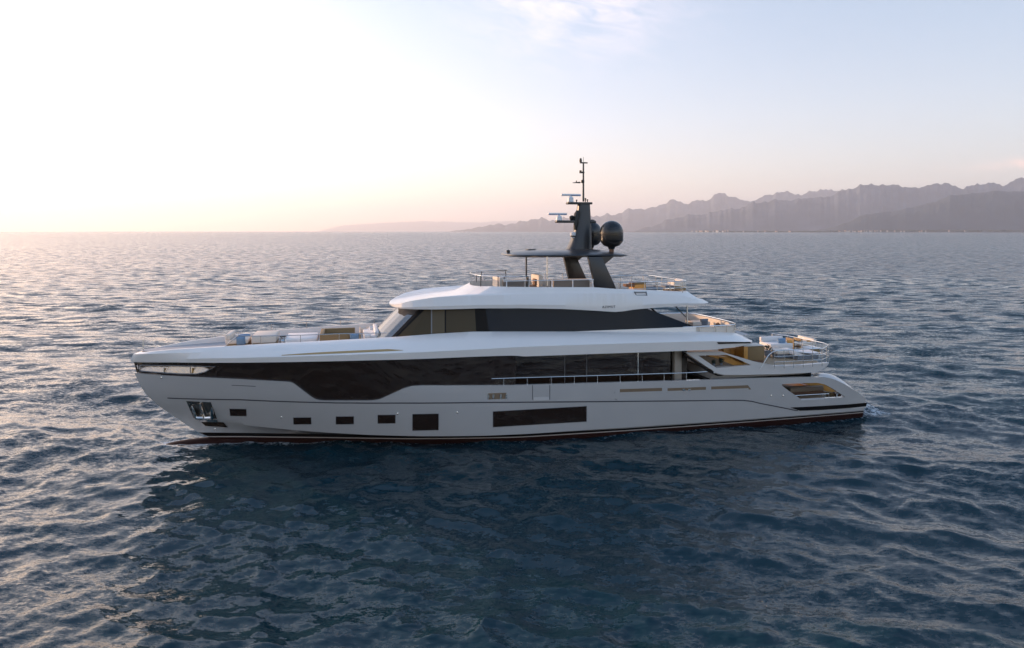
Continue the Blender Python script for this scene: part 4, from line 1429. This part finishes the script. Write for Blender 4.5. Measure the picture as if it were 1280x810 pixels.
# raised aft deck
ADZ = AD + 0.004
a, b, zt_ = pxbox(930, 955.5, 432.8, -2.2)
r = empty("bar_cabinet", T(a, -2.2, ADZ))
tag(r, "amber wood bar cabinet with brown front on the raised aft deck", "cabinet")
MB().box(0.25, b - a, 0, 0.9, 0.16, zt_ - AD - 0.05).build("body", M['tan'], r, bevel=0.02)
MB().box(0, 0.25, 0, 0.9, 0.0, zt_ - AD - 0.03).build("end_panel", M['amber'], r, bevel=0.02)
MB().box(0.28, b - a - 0.03, 0.03, 0.87, 0.0, 0.16).build("plinth", M['brownc'], r)
MB().box(0.0, b - a + 0.02, -0.02, 0.92, zt_ - AD - 0.028, zt_ - AD).build("top", M['cream'], r)
a, b, zt_ = pxbox(904.5, 931, 435.6, -1.2)
r = empty("side_console", T(a, -1.2, ADZ))
tag(r, "long amber wood console forward of the bar cabinet on the raised aft deck", "console")
MB().box(0, b - a, 0, 0.6, 0.0, zt_ - AD).build("body", M['amber'], r, bevel=0.02)
for f in (0.3, 0.66):
    MB().box((b - a) * f, (b - a) * f + 0.02, -0.004, 0.3, 0.05, zt_ - AD - 0.04).build("door_gap", M['brownc'], r)
r, L, Ht = sofa("deck_armchair", "white upholstered sofa with blue cushion at the centre of the raised aft deck", "sofa", 963.5, 991.5, 424.5, 0.1, 1.2, ADZ, M['whitec'], M['greyc'], 'far', 0.6)
pillow("blue square cushion standing on the white aft deck sofa", M['blue'], 971.5, 982, 422.8, 431.5, 0.4, 0.22, 0.1)
a, b, zt_ = pxbox(955, 964, 429.5, -0.6)
r = empty("planter", T((a + b) / 2, -0.6, ADZ))
tag(r, "dark leafy plant in a low pot between the bar cabinet and white sofa", "plant")
MB().lathe([(0.16, 0), (0.2, 0.35), (0.18, 0.36)], n=14).build("pot", M['greyc'], r)
rng = random.Random(4)
mb = MB()
for i in range(90):
    d = Vector((rng.uniform(-1, 1), rng.uniform(-1, 1), rng.uniform(0.1, 1))).normalized()
    p = Vector((0, 0, 0.4)) + Vector((d.x * 0.28, d.y * 0.28, d.z * (zt_ - AD - 0.45))) * rng.uniform(0.5, 1)
    s_ = Vector((rng.uniform(-1, 1), rng.uniform(-1, 1), rng.uniform(-1, 1))).normalized() * 0.06
    q_ = d.cross(s_).normalized() * 0.035
    mb.poly([p - s_, p + q_, p + s_, p - q_])
mb.build("foliage", M['plant'], r, smooth=False)
r, L, Ht = sofa("coffee_table", "low pale slatted coffee table behind the aft railing", "table", 972, 990, 439, -1.2, 0.9, ADZ, M['cream'], M['greyc'], None, at(972, 439, -1.2)[1] - AD)
a, b, zt_ = pxbox(995, 1024, 441.5, -1.9)
r = empty("chaise_lounge", T(a, -1.9, ADZ))
tag(r, "white chaise longue on dark plinth inside the aft railing near the stern", "lounger")
L = b - a
MB().box(0.15, L - 0.02, 0.04, 1.3, 0.0, 0.22).build("plinth", M['greyc'], r)
q_ = [(0, 0.24), (0.05, zt_ - AD + 0.1), (0.35, zt_ - AD + 0.08), (0.7, zt_ - AD - 0.1), (L, 0.40), (L, 0.24)]
MB().prism(q_, 'y', 0, 1.35).build("mattress", M['whitec'], r, bevel=0.05, bevel_seg=3)
a, b, zt_ = pxbox(1012, 1024.5, 436.5, -0.9)
r = empty("tub_chair", T(a, -0.9, ADZ))
tag(r, "tan backed tub chair behind the white chaise longue at the stern corner", "chair")
L = b - a
cushion("seat", M['whitec'], r, 0.02, L, 0.02, 0.75, 0.15, 0.45)
cushion("backrest", M['tan'], r, 0.0, L, -0.06, 0.08, 0.1, zt_ - AD)
cushion("side_back", M['tan'], r, L - 0.06, L + 0.08, 0.08, 0.75, 0.1, zt_ - AD)
a, b, zt_ = pxbox(992, 1003, 427, 1.3)
r = empty("deck_armchair", T(a, 1.3, ADZ))
tag(r, "cream armchair with brown frame near the far rail of the raised aft deck", "chair")
L = b - a
cushion("seat", M['cream'], r, 0, L, 0, 0.8, 0.2, 0.45)
cushion("backrest", M['cream'], r, 0, L, 0.62, 0.8, 0.45, zt_ - AD)
cushion("side_frame", M['tan'], r, 0.0, 0.06, -0.02, 0.8, 0, 0.65, 0.02)
cushion("side_frame", M['tan'], r, L - 0.06, L, -0.02, 0.8, 0, 0.65, 0.02)
pillow("white pillow on the chaise longue at the stern", M['whitec'], 1010.5, 1017.5, 431.5, 438, -0.5, 0.2, 0.3)

r, L, Ht = sofa("stern_bench", "long cream stern bench with tan base along the far aft railing", "bench", 1003, 1021, 424.5, 0.9, 1.6, ADZ, M['cream'], M['tan'], 'aft', 0.45)
pillow("small amber pillow on the white aft deck sofa beside the blue cushion", M['amber'], 983.5, 990.5, 425, 431.5, 0.35, 0.18, 0.1)
pillow("amber pillow on the cream stern bench", M['amber'], 1008, 1014, 425.5, 431.5, 1.3, 0.18, 0.1)
a, b, zt_ = pxbox(1001, 1009, 434.5, 0.0)
r = empty("side_table", T((a + b) / 2, 0.0, ADZ))
tag(r, "small round tan side table between the white sofa and stern bench", "table")
MB().lathe([(0.2, 0), (0.2, 0.03), (0.04, 0.05), (0.04, zt_ - AD - 0.04)], n=16).build("stand", M['steel'], r)
MB().lathe([((b - a) / 2, zt_ - AD - 0.04), ((b - a) / 2, zt_ - AD)], n=20).build("table_top", M['amber'], r)
# two dark shrubs on the ledge inside the wing window
lu0, lz = at(886, 457.5, -3.2)
lu1, _ = at(912, 457.5, -3.2)
MB().box(lu0 - 0.1, lu1, -3.28, -2.98, lz - 0.08, lz).build("planter_ledge", M['counter'], yacht)
rng = random.Random(9)
for x_, sc_, lb in ((892, 0.8, "smaller dark potted shrub inside the aft wing window, nearer the bow"), (901.5, 1.0, "larger dark potted shrub inside the aft wing window, nearer the stern")):
    r = empty("potted_plant", T(at(x_, 457.5, -3.12)[0], -3.12, lz))
    tag(r, lb, "plant")
    MB().lathe([(0.06, 0), (0.08, 0.10), (0.07, 0.11)], n=12).build("pot", M['greyc'], r)
    mb = MB()
    for i in range(140):
        d = Vector((rng.gauss(0, 1), rng.gauss(0, 1), rng.gauss(0, 1))).normalized()
        p = Vector((0, 0, 0.26 * sc_)) + d * rng.uniform(0.05, 0.17) * sc_
        a_ = Vector((rng.uniform(-1, 1), rng.uniform(-1, 1), rng.uniform(-1, 1))).normalized() * 0.04
        q_ = d.cross(a_).normalized() * 0.025
        mb.poly([p - a_, p + q_, p + a_, p - q_])
    mb.build("foliage", M['plant'], r, smooth=False)
# cockpit
M['counter2'] = mat("dim_beige_upholstery", (0.30, 0.23, 0.17), 0.7, 0, 0, 0.1, 8)
CZ = 1.004
r, L, Ht = sofa("cockpit_sofa", "grey beige sofa seen through the side opening of the stern cockpit", "sofa", 988, 1030, 485, -2.0, 0.6, CZ, M['counter2'], M['brownc'], 'near', 0.45)
for i_, (x0, x1, lb) in enumerate(((1038, 1043.5, "tan cushion at the aft end of the stern cockpit"), (1046, 1052, "brown cushion by the bollards at the stern corner"))):
    a, b, zt_ = pxbox(x0, x1, 491.5, -2.7)
    o_ = MB().box(0, b - a, 0, 0.4, 0, zt_ - CZ).build("floor_cushion", M['tan'] if i_ == 0 else M['brownc'], None, bevel=0.05, bevel_seg=3, angle=60)
    o_.matrix_world = T(a, -2.7, CZ)
    tag(o_, lb, "cushion")

# ------------------------------------------------------------------ far coast: hills, shore, town
def ridge(name, prof, dist, depth, seed, m, rough=0.02, base=-2.0, jagk=1.1):
    rng_ = np.random.default_rng(seed)
    prof = np.array(prof, float)
    xs = np.arange(prof[0, 0], prof[-1, 0] + 0.1, 1.25)
    azs = np.arctan((xs - 640) / F)
    hh = np.interp(xs, prof[:, 0], HZ - prof[:, 1])
    n = len(xs)
    nr = 40
    ph = rng_.uniform(0, 6.28, (18, 2))
    fr = np.concatenate([rng_.uniform(0.02, 0.08, 6), rng_.uniform(0.08, 0.25, 6), rng_.uniform(0.25, 0.7, 6)])
    jag = sum(np.sin(xs * f + p[0]) * (0.35 / (1 + f * 6)) for f, p in zip(fr, ph))
    jag = jag + sum((0.5 - np.abs(np.sin(xs * f_ * 0.5 + p_))) * a_ for f_, p_, a_ in ((0.11, ph[0, 0], 1.6), (0.23, ph[1, 0], 1.4), (0.47, ph[2, 0], 0.9), (0.9, ph[3, 0], 0.5)))
    hh = np.maximum(hh + jag * jagk * np.clip(hh / 14, 0.15, 1), 0)
    rows_ = []
    for k_ in range(nr):
        t = k_ / (nr - 1)             # 0 front foot, 0.55 crest, 1 rear foot
        rr = (dist + (t - 0.55) * depth)
        sh_ = np.sin(min(t / 0.55, 1) * math.pi / 2) ** 1.5 if t <= 0.55 else math.cos((t - 0.55) / 0.45 * math.pi / 2)
        spur = np.zeros(n)
        for j in range(14):
            f = 0.05 + 0.05 * j
            spur += np.sin(xs * f + 3.0 * math.sin(t * (3 + 0.7 * j) + ph[j % 18, 0]) + ph[j % 18, 1] * 3 + t * (9 + 4 * j) * (1 if j % 2 else -1)) / (1 + j * 0.35)
        z = hh / F * dist * np.clip(sh_ * (1 + rough * spur * (1 - abs(t - 0.55) / 0.55) * 0.0 - rough * np.abs(spur) * math.sin(min(t / 0.55, 1) * math.pi) * 1.3), 0, None)
        px_ = np.tan(azs) * rr
        rows_.append(np.stack([px_, np.full(n, rr), z * (1.0) + base * (1 - sh_)], 1))
    mb_ = MB()
    mb_.grid(rows_)
    o_ = mb_.build(name, m, None, angle=180, doubles=0)
    return tag(o_, kind="structure")
def rockmat(name, c1, c2, sc):
    m = bpy.data.materials.new(name)
    m.use_nodes = True
    t = m.node_tree
    b = t.nodes['Principled BSDF']
    b.inputs['Roughness'].default_value = 0.95
    b.inputs['Specular IOR Level'].default_value = 0.1
    tcn = t.nodes.new("ShaderNodeTexCoord")
    n = t.nodes.new("ShaderNodeTexNoise")
    n.inputs['Scale'].default_value = sc
    n.inputs['Detail'].default_value = 9
    t.links.new(tcn.outputs['Object'], n.inputs['Vector'])
    r = t.nodes.new("ShaderNodeValToRGB")
    r.color_ramp.elements[0].position, r.color_ramp.elements[1].position = 0.4, 0.62
    r.color_ramp.elements[0].color, r.color_ramp.elements[1].color = (*c1, 1), (*c2, 1)
    t.links.new(n.outputs[0], r.inputs[0])
    t.links.new(r.outputs[0], b.inputs['Base Color'])
    return m
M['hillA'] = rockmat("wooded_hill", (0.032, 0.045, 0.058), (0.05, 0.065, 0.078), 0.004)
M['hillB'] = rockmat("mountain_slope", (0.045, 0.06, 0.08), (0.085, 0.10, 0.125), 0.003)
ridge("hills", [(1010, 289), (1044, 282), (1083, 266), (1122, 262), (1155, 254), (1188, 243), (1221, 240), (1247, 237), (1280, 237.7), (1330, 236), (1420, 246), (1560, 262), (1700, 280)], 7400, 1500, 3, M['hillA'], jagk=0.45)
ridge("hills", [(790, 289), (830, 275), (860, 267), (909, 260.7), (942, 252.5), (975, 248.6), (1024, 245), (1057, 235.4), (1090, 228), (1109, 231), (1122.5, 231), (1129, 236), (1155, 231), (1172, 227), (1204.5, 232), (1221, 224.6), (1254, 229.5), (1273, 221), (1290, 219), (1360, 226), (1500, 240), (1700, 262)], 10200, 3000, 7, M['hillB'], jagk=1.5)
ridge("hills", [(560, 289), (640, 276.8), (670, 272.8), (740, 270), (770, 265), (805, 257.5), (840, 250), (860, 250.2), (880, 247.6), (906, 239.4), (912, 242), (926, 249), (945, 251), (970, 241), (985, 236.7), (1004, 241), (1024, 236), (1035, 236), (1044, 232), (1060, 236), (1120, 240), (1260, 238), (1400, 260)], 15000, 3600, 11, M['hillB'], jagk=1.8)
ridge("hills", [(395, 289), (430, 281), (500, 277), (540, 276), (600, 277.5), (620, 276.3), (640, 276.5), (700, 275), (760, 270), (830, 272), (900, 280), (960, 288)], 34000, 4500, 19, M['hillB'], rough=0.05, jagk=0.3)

# flat shore with a wood and a small town
M['shore'] = rockmat("shore_land", (0.06, 0.06, 0.045), (0.16, 0.14, 0.11), 0.02)
SHD = 6300.0
mb = MB()
xs = np.linspace(640, 1560, 120)
rows = []
for d_, z_ in ((SHD, 0.2), (SHD + 15, 2.0), (SHD + 500, 3.5), (SHD + 1200, 5.0)):
    rr = [(math.tan(math.atan((x - 640) / F)) * d_, d_ + 25 * math.sin(x * 0.03) + max(0, 900 - x) * 14, z_ if x > 700 else 0.1) for x in xs]
    rows.append(rr)
mb.grid(rows)
tag(mb.build("shore", M['shore'], None), kind="structure")
rng = np.random.default_rng(5)
mb = MB()
for i in range(1500):
    x = rng.uniform(1035, 1420)
    if rng.random() > np.clip((x - 1020) / 90, 0.1, 1):
        continue
    d_ = SHD + rng.uniform(25, 160)
    X, h_, r_ = (x - 640) / F * d_, rng.uniform(15, 26), rng.uniform(6, 12)
    if x < 1100:
        h_ *= 0.7
    mb.lathe([(r_ * 0.5, h_ * 0.15), (r_, h_ * 0.45), (r_ * rng.uniform(0.6, 0.9), h_ * 0.8), (r_ * 0.2, h_)], (X, d_, 1.5), 6)
for i in range(420):
    x = rng.uniform(870, 1060)
    d_ = SHD + rng.uniform(60, 260) + max(0, 900 - x) * 14
    X, h_, r_ = (x - 640) / F * d_, rng.uniform(6, 12), rng.uniform(8, 16)
    mb.lathe([(r_ * 0.5, h_ * 0.15), (r_, h_ * 0.45), (r_ * 0.7, h_ * 0.8), (r_ * 0.2, h_)], (X, d_, 1.5), 6)
o_ = mb.build("coastal_woods", mat("far_tree_canopy", (0.025, 0.032, 0.02), 0.9, 0, 0, 0.3, 0.05), None, doubles=0)
tag(o_, kind="stuff")
M['bldA'] = mat("pale_render", (0.75, 0.68, 0.60), 0.8)
M['bldB'] = mat("peach_render", (0.70, 0.52, 0.40), 0.8)
M['roofT'] = mat("tile_roof", (0.30, 0.15, 0.09), 0.8)
bx = [(867 + 4 * i + rng.uniform(-1.5, 1.5)) for i in range(12)] + [930, 948, 957, 971, 988] + [(1050 + 3.4 * i + rng.uniform(-1, 1)) for i in range(16)] + [1110, 1119, 1127, 1131, 1150, 1153, 1158, 1187, 1207]
for i, x in enumerate(bx):
    d_ = SHD + rng.uniform(15, 40) + max(0, 900 - x) * 14
    X = (x - 640) / F * d_
    wd, dp = rng.uniform(11, 27), rng.uniform(9, 13)
    hh = rng.uniform(9, 17) * (1.5 if rng.random() < 0.12 else 1)
    r = empty("seafront_building", Matrix.Translation((X, d_, 1.6)) @ Matrix.Rotation(rng.uniform(0.3, 1.1), 4, 'Z'))
    tag(r, "tiny pale building in the hazy town on the far shore", "building", "town buildings on the far shore")
    MB().box(-wd / 2, wd / 2, 0, dp, 0, hh).build("walls", M['bldA'] if rng.random() < 0.6 else M['bldB'], r, smooth=False)
    MB().prism([(-wd / 2 - 0.6, hh), (wd / 2 + 0.6, hh), (wd * 0.22, hh + 3.2), (-wd * 0.22, hh + 3.2)], 'y', -0.5, dp + 0.5).build("roof", M['roofT'], r, smooth=False)

# ------------------------------------------------------------------ sea
def make_sea():
    rng = np.random.default_rng(21)
    fine = np.radians(np.arange(-44, 44.01, 0.105))
    coarse = np.radians(np.concatenate([np.arange(46, 180, 4.0)]))
    ang = np.concatenate([-coarse[::-1], fine, coarse])
    rad = [0.0, 6.0, 10.0, 13.0, 15.0]
    while rad[-1] < 39000:
        r_ = rad[-1]
        step = max(0.055, r_ * r_ / (CH * 682) * 0.95) if r_ > 15 else 0.3
        step = min(step, r_ * 0.035)
        rad.append(r_ + step)
    rad = np.array(rad)
    A, R_ = np.meshgrid(ang, rad)
    X, Y = np.sin(A) * R_, np.cos(A) * R_
    step = np.gradient(rad)[:, None] * np.ones_like(A)
    lat = R_ * math.radians(0.105)
    lat = np.where(np.abs(A) > math.radians(44.5), R_ * math.radians(4), lat)
    cell = np.maximum(step * 0.8, lat)
    NC = 190
    lam = np.exp(rng.uniform(math.log(0.33), math.log(9.0), NC))
    lam[:5] = [13, 10.5, 9.0, 16, 12]
    k = 2 * math.pi / lam
    th = np.where(rng.random(NC) < 0.6, np.radians(-122) + rng.normal(0, 0.5, NC), np.radians(-62) + rng.normal(0, 0.5, NC))
    th[:5] = np.radians([-100, -85, -120, -95, -108])
    # slope spectrum: most of the slope between 1 m and 4 m
    sl = np.exp(-0.5 * ((np.log(lam) - math.log(1.5)) / 0.85) ** 2) * rng.uniform(0.5, 1.4, NC)
    sl *= 0.13 / math.sqrt((sl ** 2).sum() / 2)
    sl[:5] = 0.034
    amp = sl / k
    ph = rng.uniform(0, 6.28, NC)
    Z = np.zeros_like(X)
    DX = np.zeros_like(X)
    DY = np.zeros_like(X)
    lost = np.zeros_like(X)
    # gusts: slow variation of wave height
    gust = 1 + 0.28 * np.sin(X * 0.11 + 1.3 * np.sin(Y * 0.07)) * np.sin(Y * 0.09 + X * 0.03 + 1.0) + 0.15 * np.sin(X * 0.031 - Y * 0.022 + 2)
    near = R_ < 2500
    rows_n = int(near[:, 0].sum())
    for i in range(NC):
        w_ = np.clip((lam[i] / cell - 2.2) / 2.5, 0, 1)
        lost += (1 - w_ ** 2) * sl[i] ** 2 / 2
        rmax = int((w_.max(axis=1) > 0).sum())
        sl_ = slice(0, rmax)
        cx, sx = math.cos(th[i]), math.sin(th[i])
        P_ = k[i] * (cx * X[sl_] + sx * Y[sl_]) + ph[i]
        a_ = amp[i] * w_[sl_] * gust[sl_]
        Z[sl_] += a_ * np.cos(P_)
        s_ = np.sin(P_)
        DX[sl_] -= a_ * 1.1 * cx * s_
        DY[sl_] -= a_ * 1.1 * sx * s_
    V = np.stack([X + DX, Y + DY, Z], -1).reshape(-1, 3).astype(np.float32)
    nr_, nc_ = X.shape
    i0 = (np.arange(nr_ - 1)[:, None] * nc_ + np.arange(nc_ - 1)[None, :])
    quads = np.stack([i0, i0 + 1, i0 + nc_ + 1, i0 + nc_], -1).reshape(-1, 4).astype(np.int32)
    # close the ring behind the camera
    j0 = np.arange(nr_ - 1) * nc_
    q2 = np.stack([j0 + nc_ - 1, j0, j0 + nc_, j0 + 2 * nc_ - 1], -1).astype(np.int32)
    quads = np.concatenate([quads, q2])[:, ::-1]
    me_ = bpy.data.meshes.new("sea")
    me_.vertices.add(len(V))
    me_.vertices.foreach_set('co', V.ravel())
    me_.loops.add(quads.size)
    me_.loops.foreach_set('vertex_index', quads.ravel())
    me_.polygons.add(len(quads))
    me_.polygons.foreach_set('loop_start', np.arange(0, quads.size, 4, dtype=np.int32))
    me_.polygons.foreach_set('use_smooth', np.ones(len(quads), bool))
    ux_ = (X - OO[0]) * UX[0] + (Y - OO[1]) * UX[1]
    wx_ = (X - OO[0]) * WX[0] + (Y - OO[1]) * WX[1]
    bw_ = np.interp(ux_, wl[:, 0], wl[:, 1])
    dd_ = np.abs(wx_) - np.maximum(bw_, 0.35)
    foam = np.exp(-(np.maximum(dd_, 0) / 0.38) ** 2) * np.clip((ux_ + 1.2) / 0.8, 0, 1) * np.interp(ux_, [-1, 1, 4, 9, 20, 36, 38], [0.6, 1.0, 0.8, 0.35, 0.22, 0.35, 0.7])
    foam = np.where((ux_ > -1.3) & (ux_ < 38.5), foam, 0)
    af_ = me_.attributes.new("foam", 'FLOAT', 'POINT')
    af_.data.foreach_set('value', foam.ravel().astype(np.float32))
    at_ = me_.attributes.new("fine_slope", 'FLOAT', 'POINT')
    at_.data.foreach_set('value', np.sqrt(lost).ravel().astype(np.float32))
    me_.update()
    me_.validate()
    m = bpy.data.materials.new("sea_water")
    m.use_nodes = True
    t = m.node_tree
    b = t.nodes['Principled BSDF']
    b.inputs['Base Color'].default_value = (0.003, 0.025, 0.036, 1)
    b.inputs['Roughness'].default_value = 0.06
    b.inputs['IOR'].default_value = 1.333
    b.inputs['Specular IOR Level'].default_value = 0.5
    tcn = t.nodes.new("ShaderNodeTexCoord")
    atn = t.nodes.new("ShaderNodeAttribute")
    atn.attribute_name = "fine_slope"
    def vm(op, a, b_=None, s=None):
        n = t.nodes.new("ShaderNodeVectorMath")
        n.operation = op
        for i_, v in enumerate((a, b_)):
            if v is None:
                continue
            if isinstance(v, tuple):
                n.inputs[i_].default_value = v
            else:
                t.links.new(v, n.inputs[i_])
        if s is not None:
            if isinstance(s, float):
                n.inputs['Scale'].default_value = s
            else:
                t.links.new(s, n.inputs['Scale'])
        return n.outputs[0]
    def noise(scale, detail, off, stretch=(1, 1, 1), rot=0.0):
        mp = t.nodes.new("ShaderNodeMapping")
        mp.inputs['Location'].default_value = (off, off * 1.7, off * 0.3)
        mp.inputs['Rotation'].default_value = (0, 0, rot)
        mp.inputs['Scale'].default_value = stretch
        t.links.new(tcn.outputs['Object'], mp.inputs['Vector'])
        n = t.nodes.new("ShaderNodeTexNoise")
        n.inputs['Scale'].default_value = scale
        n.inputs['Detail'].default_value = detail
        n.inputs['Roughness'].default_value = 0.6
        t.links.new(mp.outputs[0], n.inputs['Vector'])
        return vm('MULTIPLY', vm('SUBTRACT', n.outputs['Color'], (0.5, 0.5, 0.5)), (1, 1, 0))
    rip = vm('SCALE', noise(4.5, 4, 3.0, (0.65, 1.35, 1), 0.3), None, 0.62)
    mul = t.nodes.new("ShaderNodeMath")
    mul.operation = 'MULTIPLY'
    mul.inputs[1].default_value = 11.0
    t.links.new(atn.outputs['Fac'], mul.inputs[0])
    rip = vm('ADD', rip, vm('SCALE', noise(13.0, 3, 7.0, (0.7, 1.3, 1), -0.4), None, 0.36))
    gp = t.nodes.new("ShaderNodeMapping")
    gp.inputs['Scale'].default_value = (0.6, 1.5, 1)
    gp.inputs['Rotation'].default_value = (0, 0, 0.5)
    t.links.new(tcn.outputs['Object'], gp.inputs['Vector'])
    gn = t.nodes.new("ShaderNodeTexNoise")
    gn.inputs['Scale'].default_value = 0.13
    gn.inputs['Detail'].default_value = 3
    t.links.new(gp.outputs[0], gn.inputs['Vector'])
    gr = t.nodes.new("ShaderNodeMapRange")
    gr.inputs['From Min'].default_value, gr.inputs['From Max'].default_value = 0.36, 0.64
    gr.inputs['To Min'].default_value, gr.inputs['To Max'].default_value = 0.55, 1.5
    t.links.new(gn.outputs[0], gr.inputs['Value'])
    rip = vm('SCALE', rip, None, gr.outputs[0])
    big = vm('ADD', vm('SCALE', noise(0.55, 5, 11.0, (0.6, 1.5, 1), 0.2), None, mul.outputs[0]), vm('SCALE', (0.0, -0.85, 0.0), None, atn.outputs['Fac']))
    g_ = t.nodes.new("ShaderNodeNewGeometry")
    nrm = vm('NORMALIZE', vm('ADD', vm('ADD', g_.outputs['Normal'], rip), big))
    t.links.new(nrm, b.inputs['Normal'])
    fa = t.nodes.new("ShaderNodeAttribute")
    fa.attribute_name = "foam"
    fn = t.nodes.new("ShaderNodeTexNoise")
    fn.inputs['Scale'].default_value = 3.2
    fn.inputs['Detail'].default_value = 8
    fn.inputs['Roughness'].default_value = 0.7
    fn.inputs['Distortion'].default_value = 1.2
    t.links.new(tcn.outputs['Object'], fn.inputs['Vector'])
    def mt(op, a, b_):
        n = t.nodes.new("ShaderNodeMath")
        n.operation = op
        n.use_clamp = op == 'MULTIPLY'
        for i_, v in enumerate((a, b_)):
            if isinstance(v, (int, float)):
                n.inputs[i_].default_value = v
            else:
                t.links.new(v, n.inputs[i_])
        return n.outputs[0]
    # foam where the noise rises above a threshold that falls near the hull
    fm = mt('MULTIPLY', mt('SUBTRACT', mt('ADD', fn.outputs[0], mt('MULTIPLY', fa.outputs['Fac'], 0.22)), 0.57), 7.0)
    fm = mt('MULTIPLY', fm, mt('MULTIPLY', fa.outputs['Fac'], 1.4))
    mxf = t.nodes.new("ShaderNodeMix")
    mxf.data_type = 'RGBA'
    t.links.new(fm, mxf.inputs[0])
    mxf.inputs[6].default_value = b.inputs['Base Color'].default_value[:]
    mxf.inputs[7].default_value = (0.55, 0.58, 0.60, 1)
    t.links.new(mxf.outputs[2], b.inputs['Base Color'])
    me_.materials.append(m)
    o_ = bpy.data.objects.new("sea", me_)
    COL.objects.link(o_)
    tag(o_, kind="structure")
    print("sea verts", len(V), "rows", nr_, "cols", nc_)
make_sea()

# ------------------------------------------------------------------ haze
mb = MB()
mb.box(-40000, 40000, -3000, 42000, -4.0, 1400)
hz = mb.build("haze", mat("unused_haze", (1, 1, 1)), None, smooth=False)
hz.data.materials.clear()
hm = bpy.data.materials.new("haze_air")
hm.use_nodes = True
t = hm.node_tree
t.nodes.clear()
o_ = t.nodes.new("ShaderNodeOutputMaterial")
pv = t.nodes.new("ShaderNodeVolumePrincipled")
pv.inputs['Color'].default_value = (0.935, 0.942, 0.995, 1)
pv.inputs['Density'].default_value = 6.3e-5
pv.inputs['Anisotropy'].default_value = 0.35
t.links.new(pv.outputs[0], o_.inputs['Volume'])
hz.data.materials.append(hm)
tag(hz, kind="stuff")
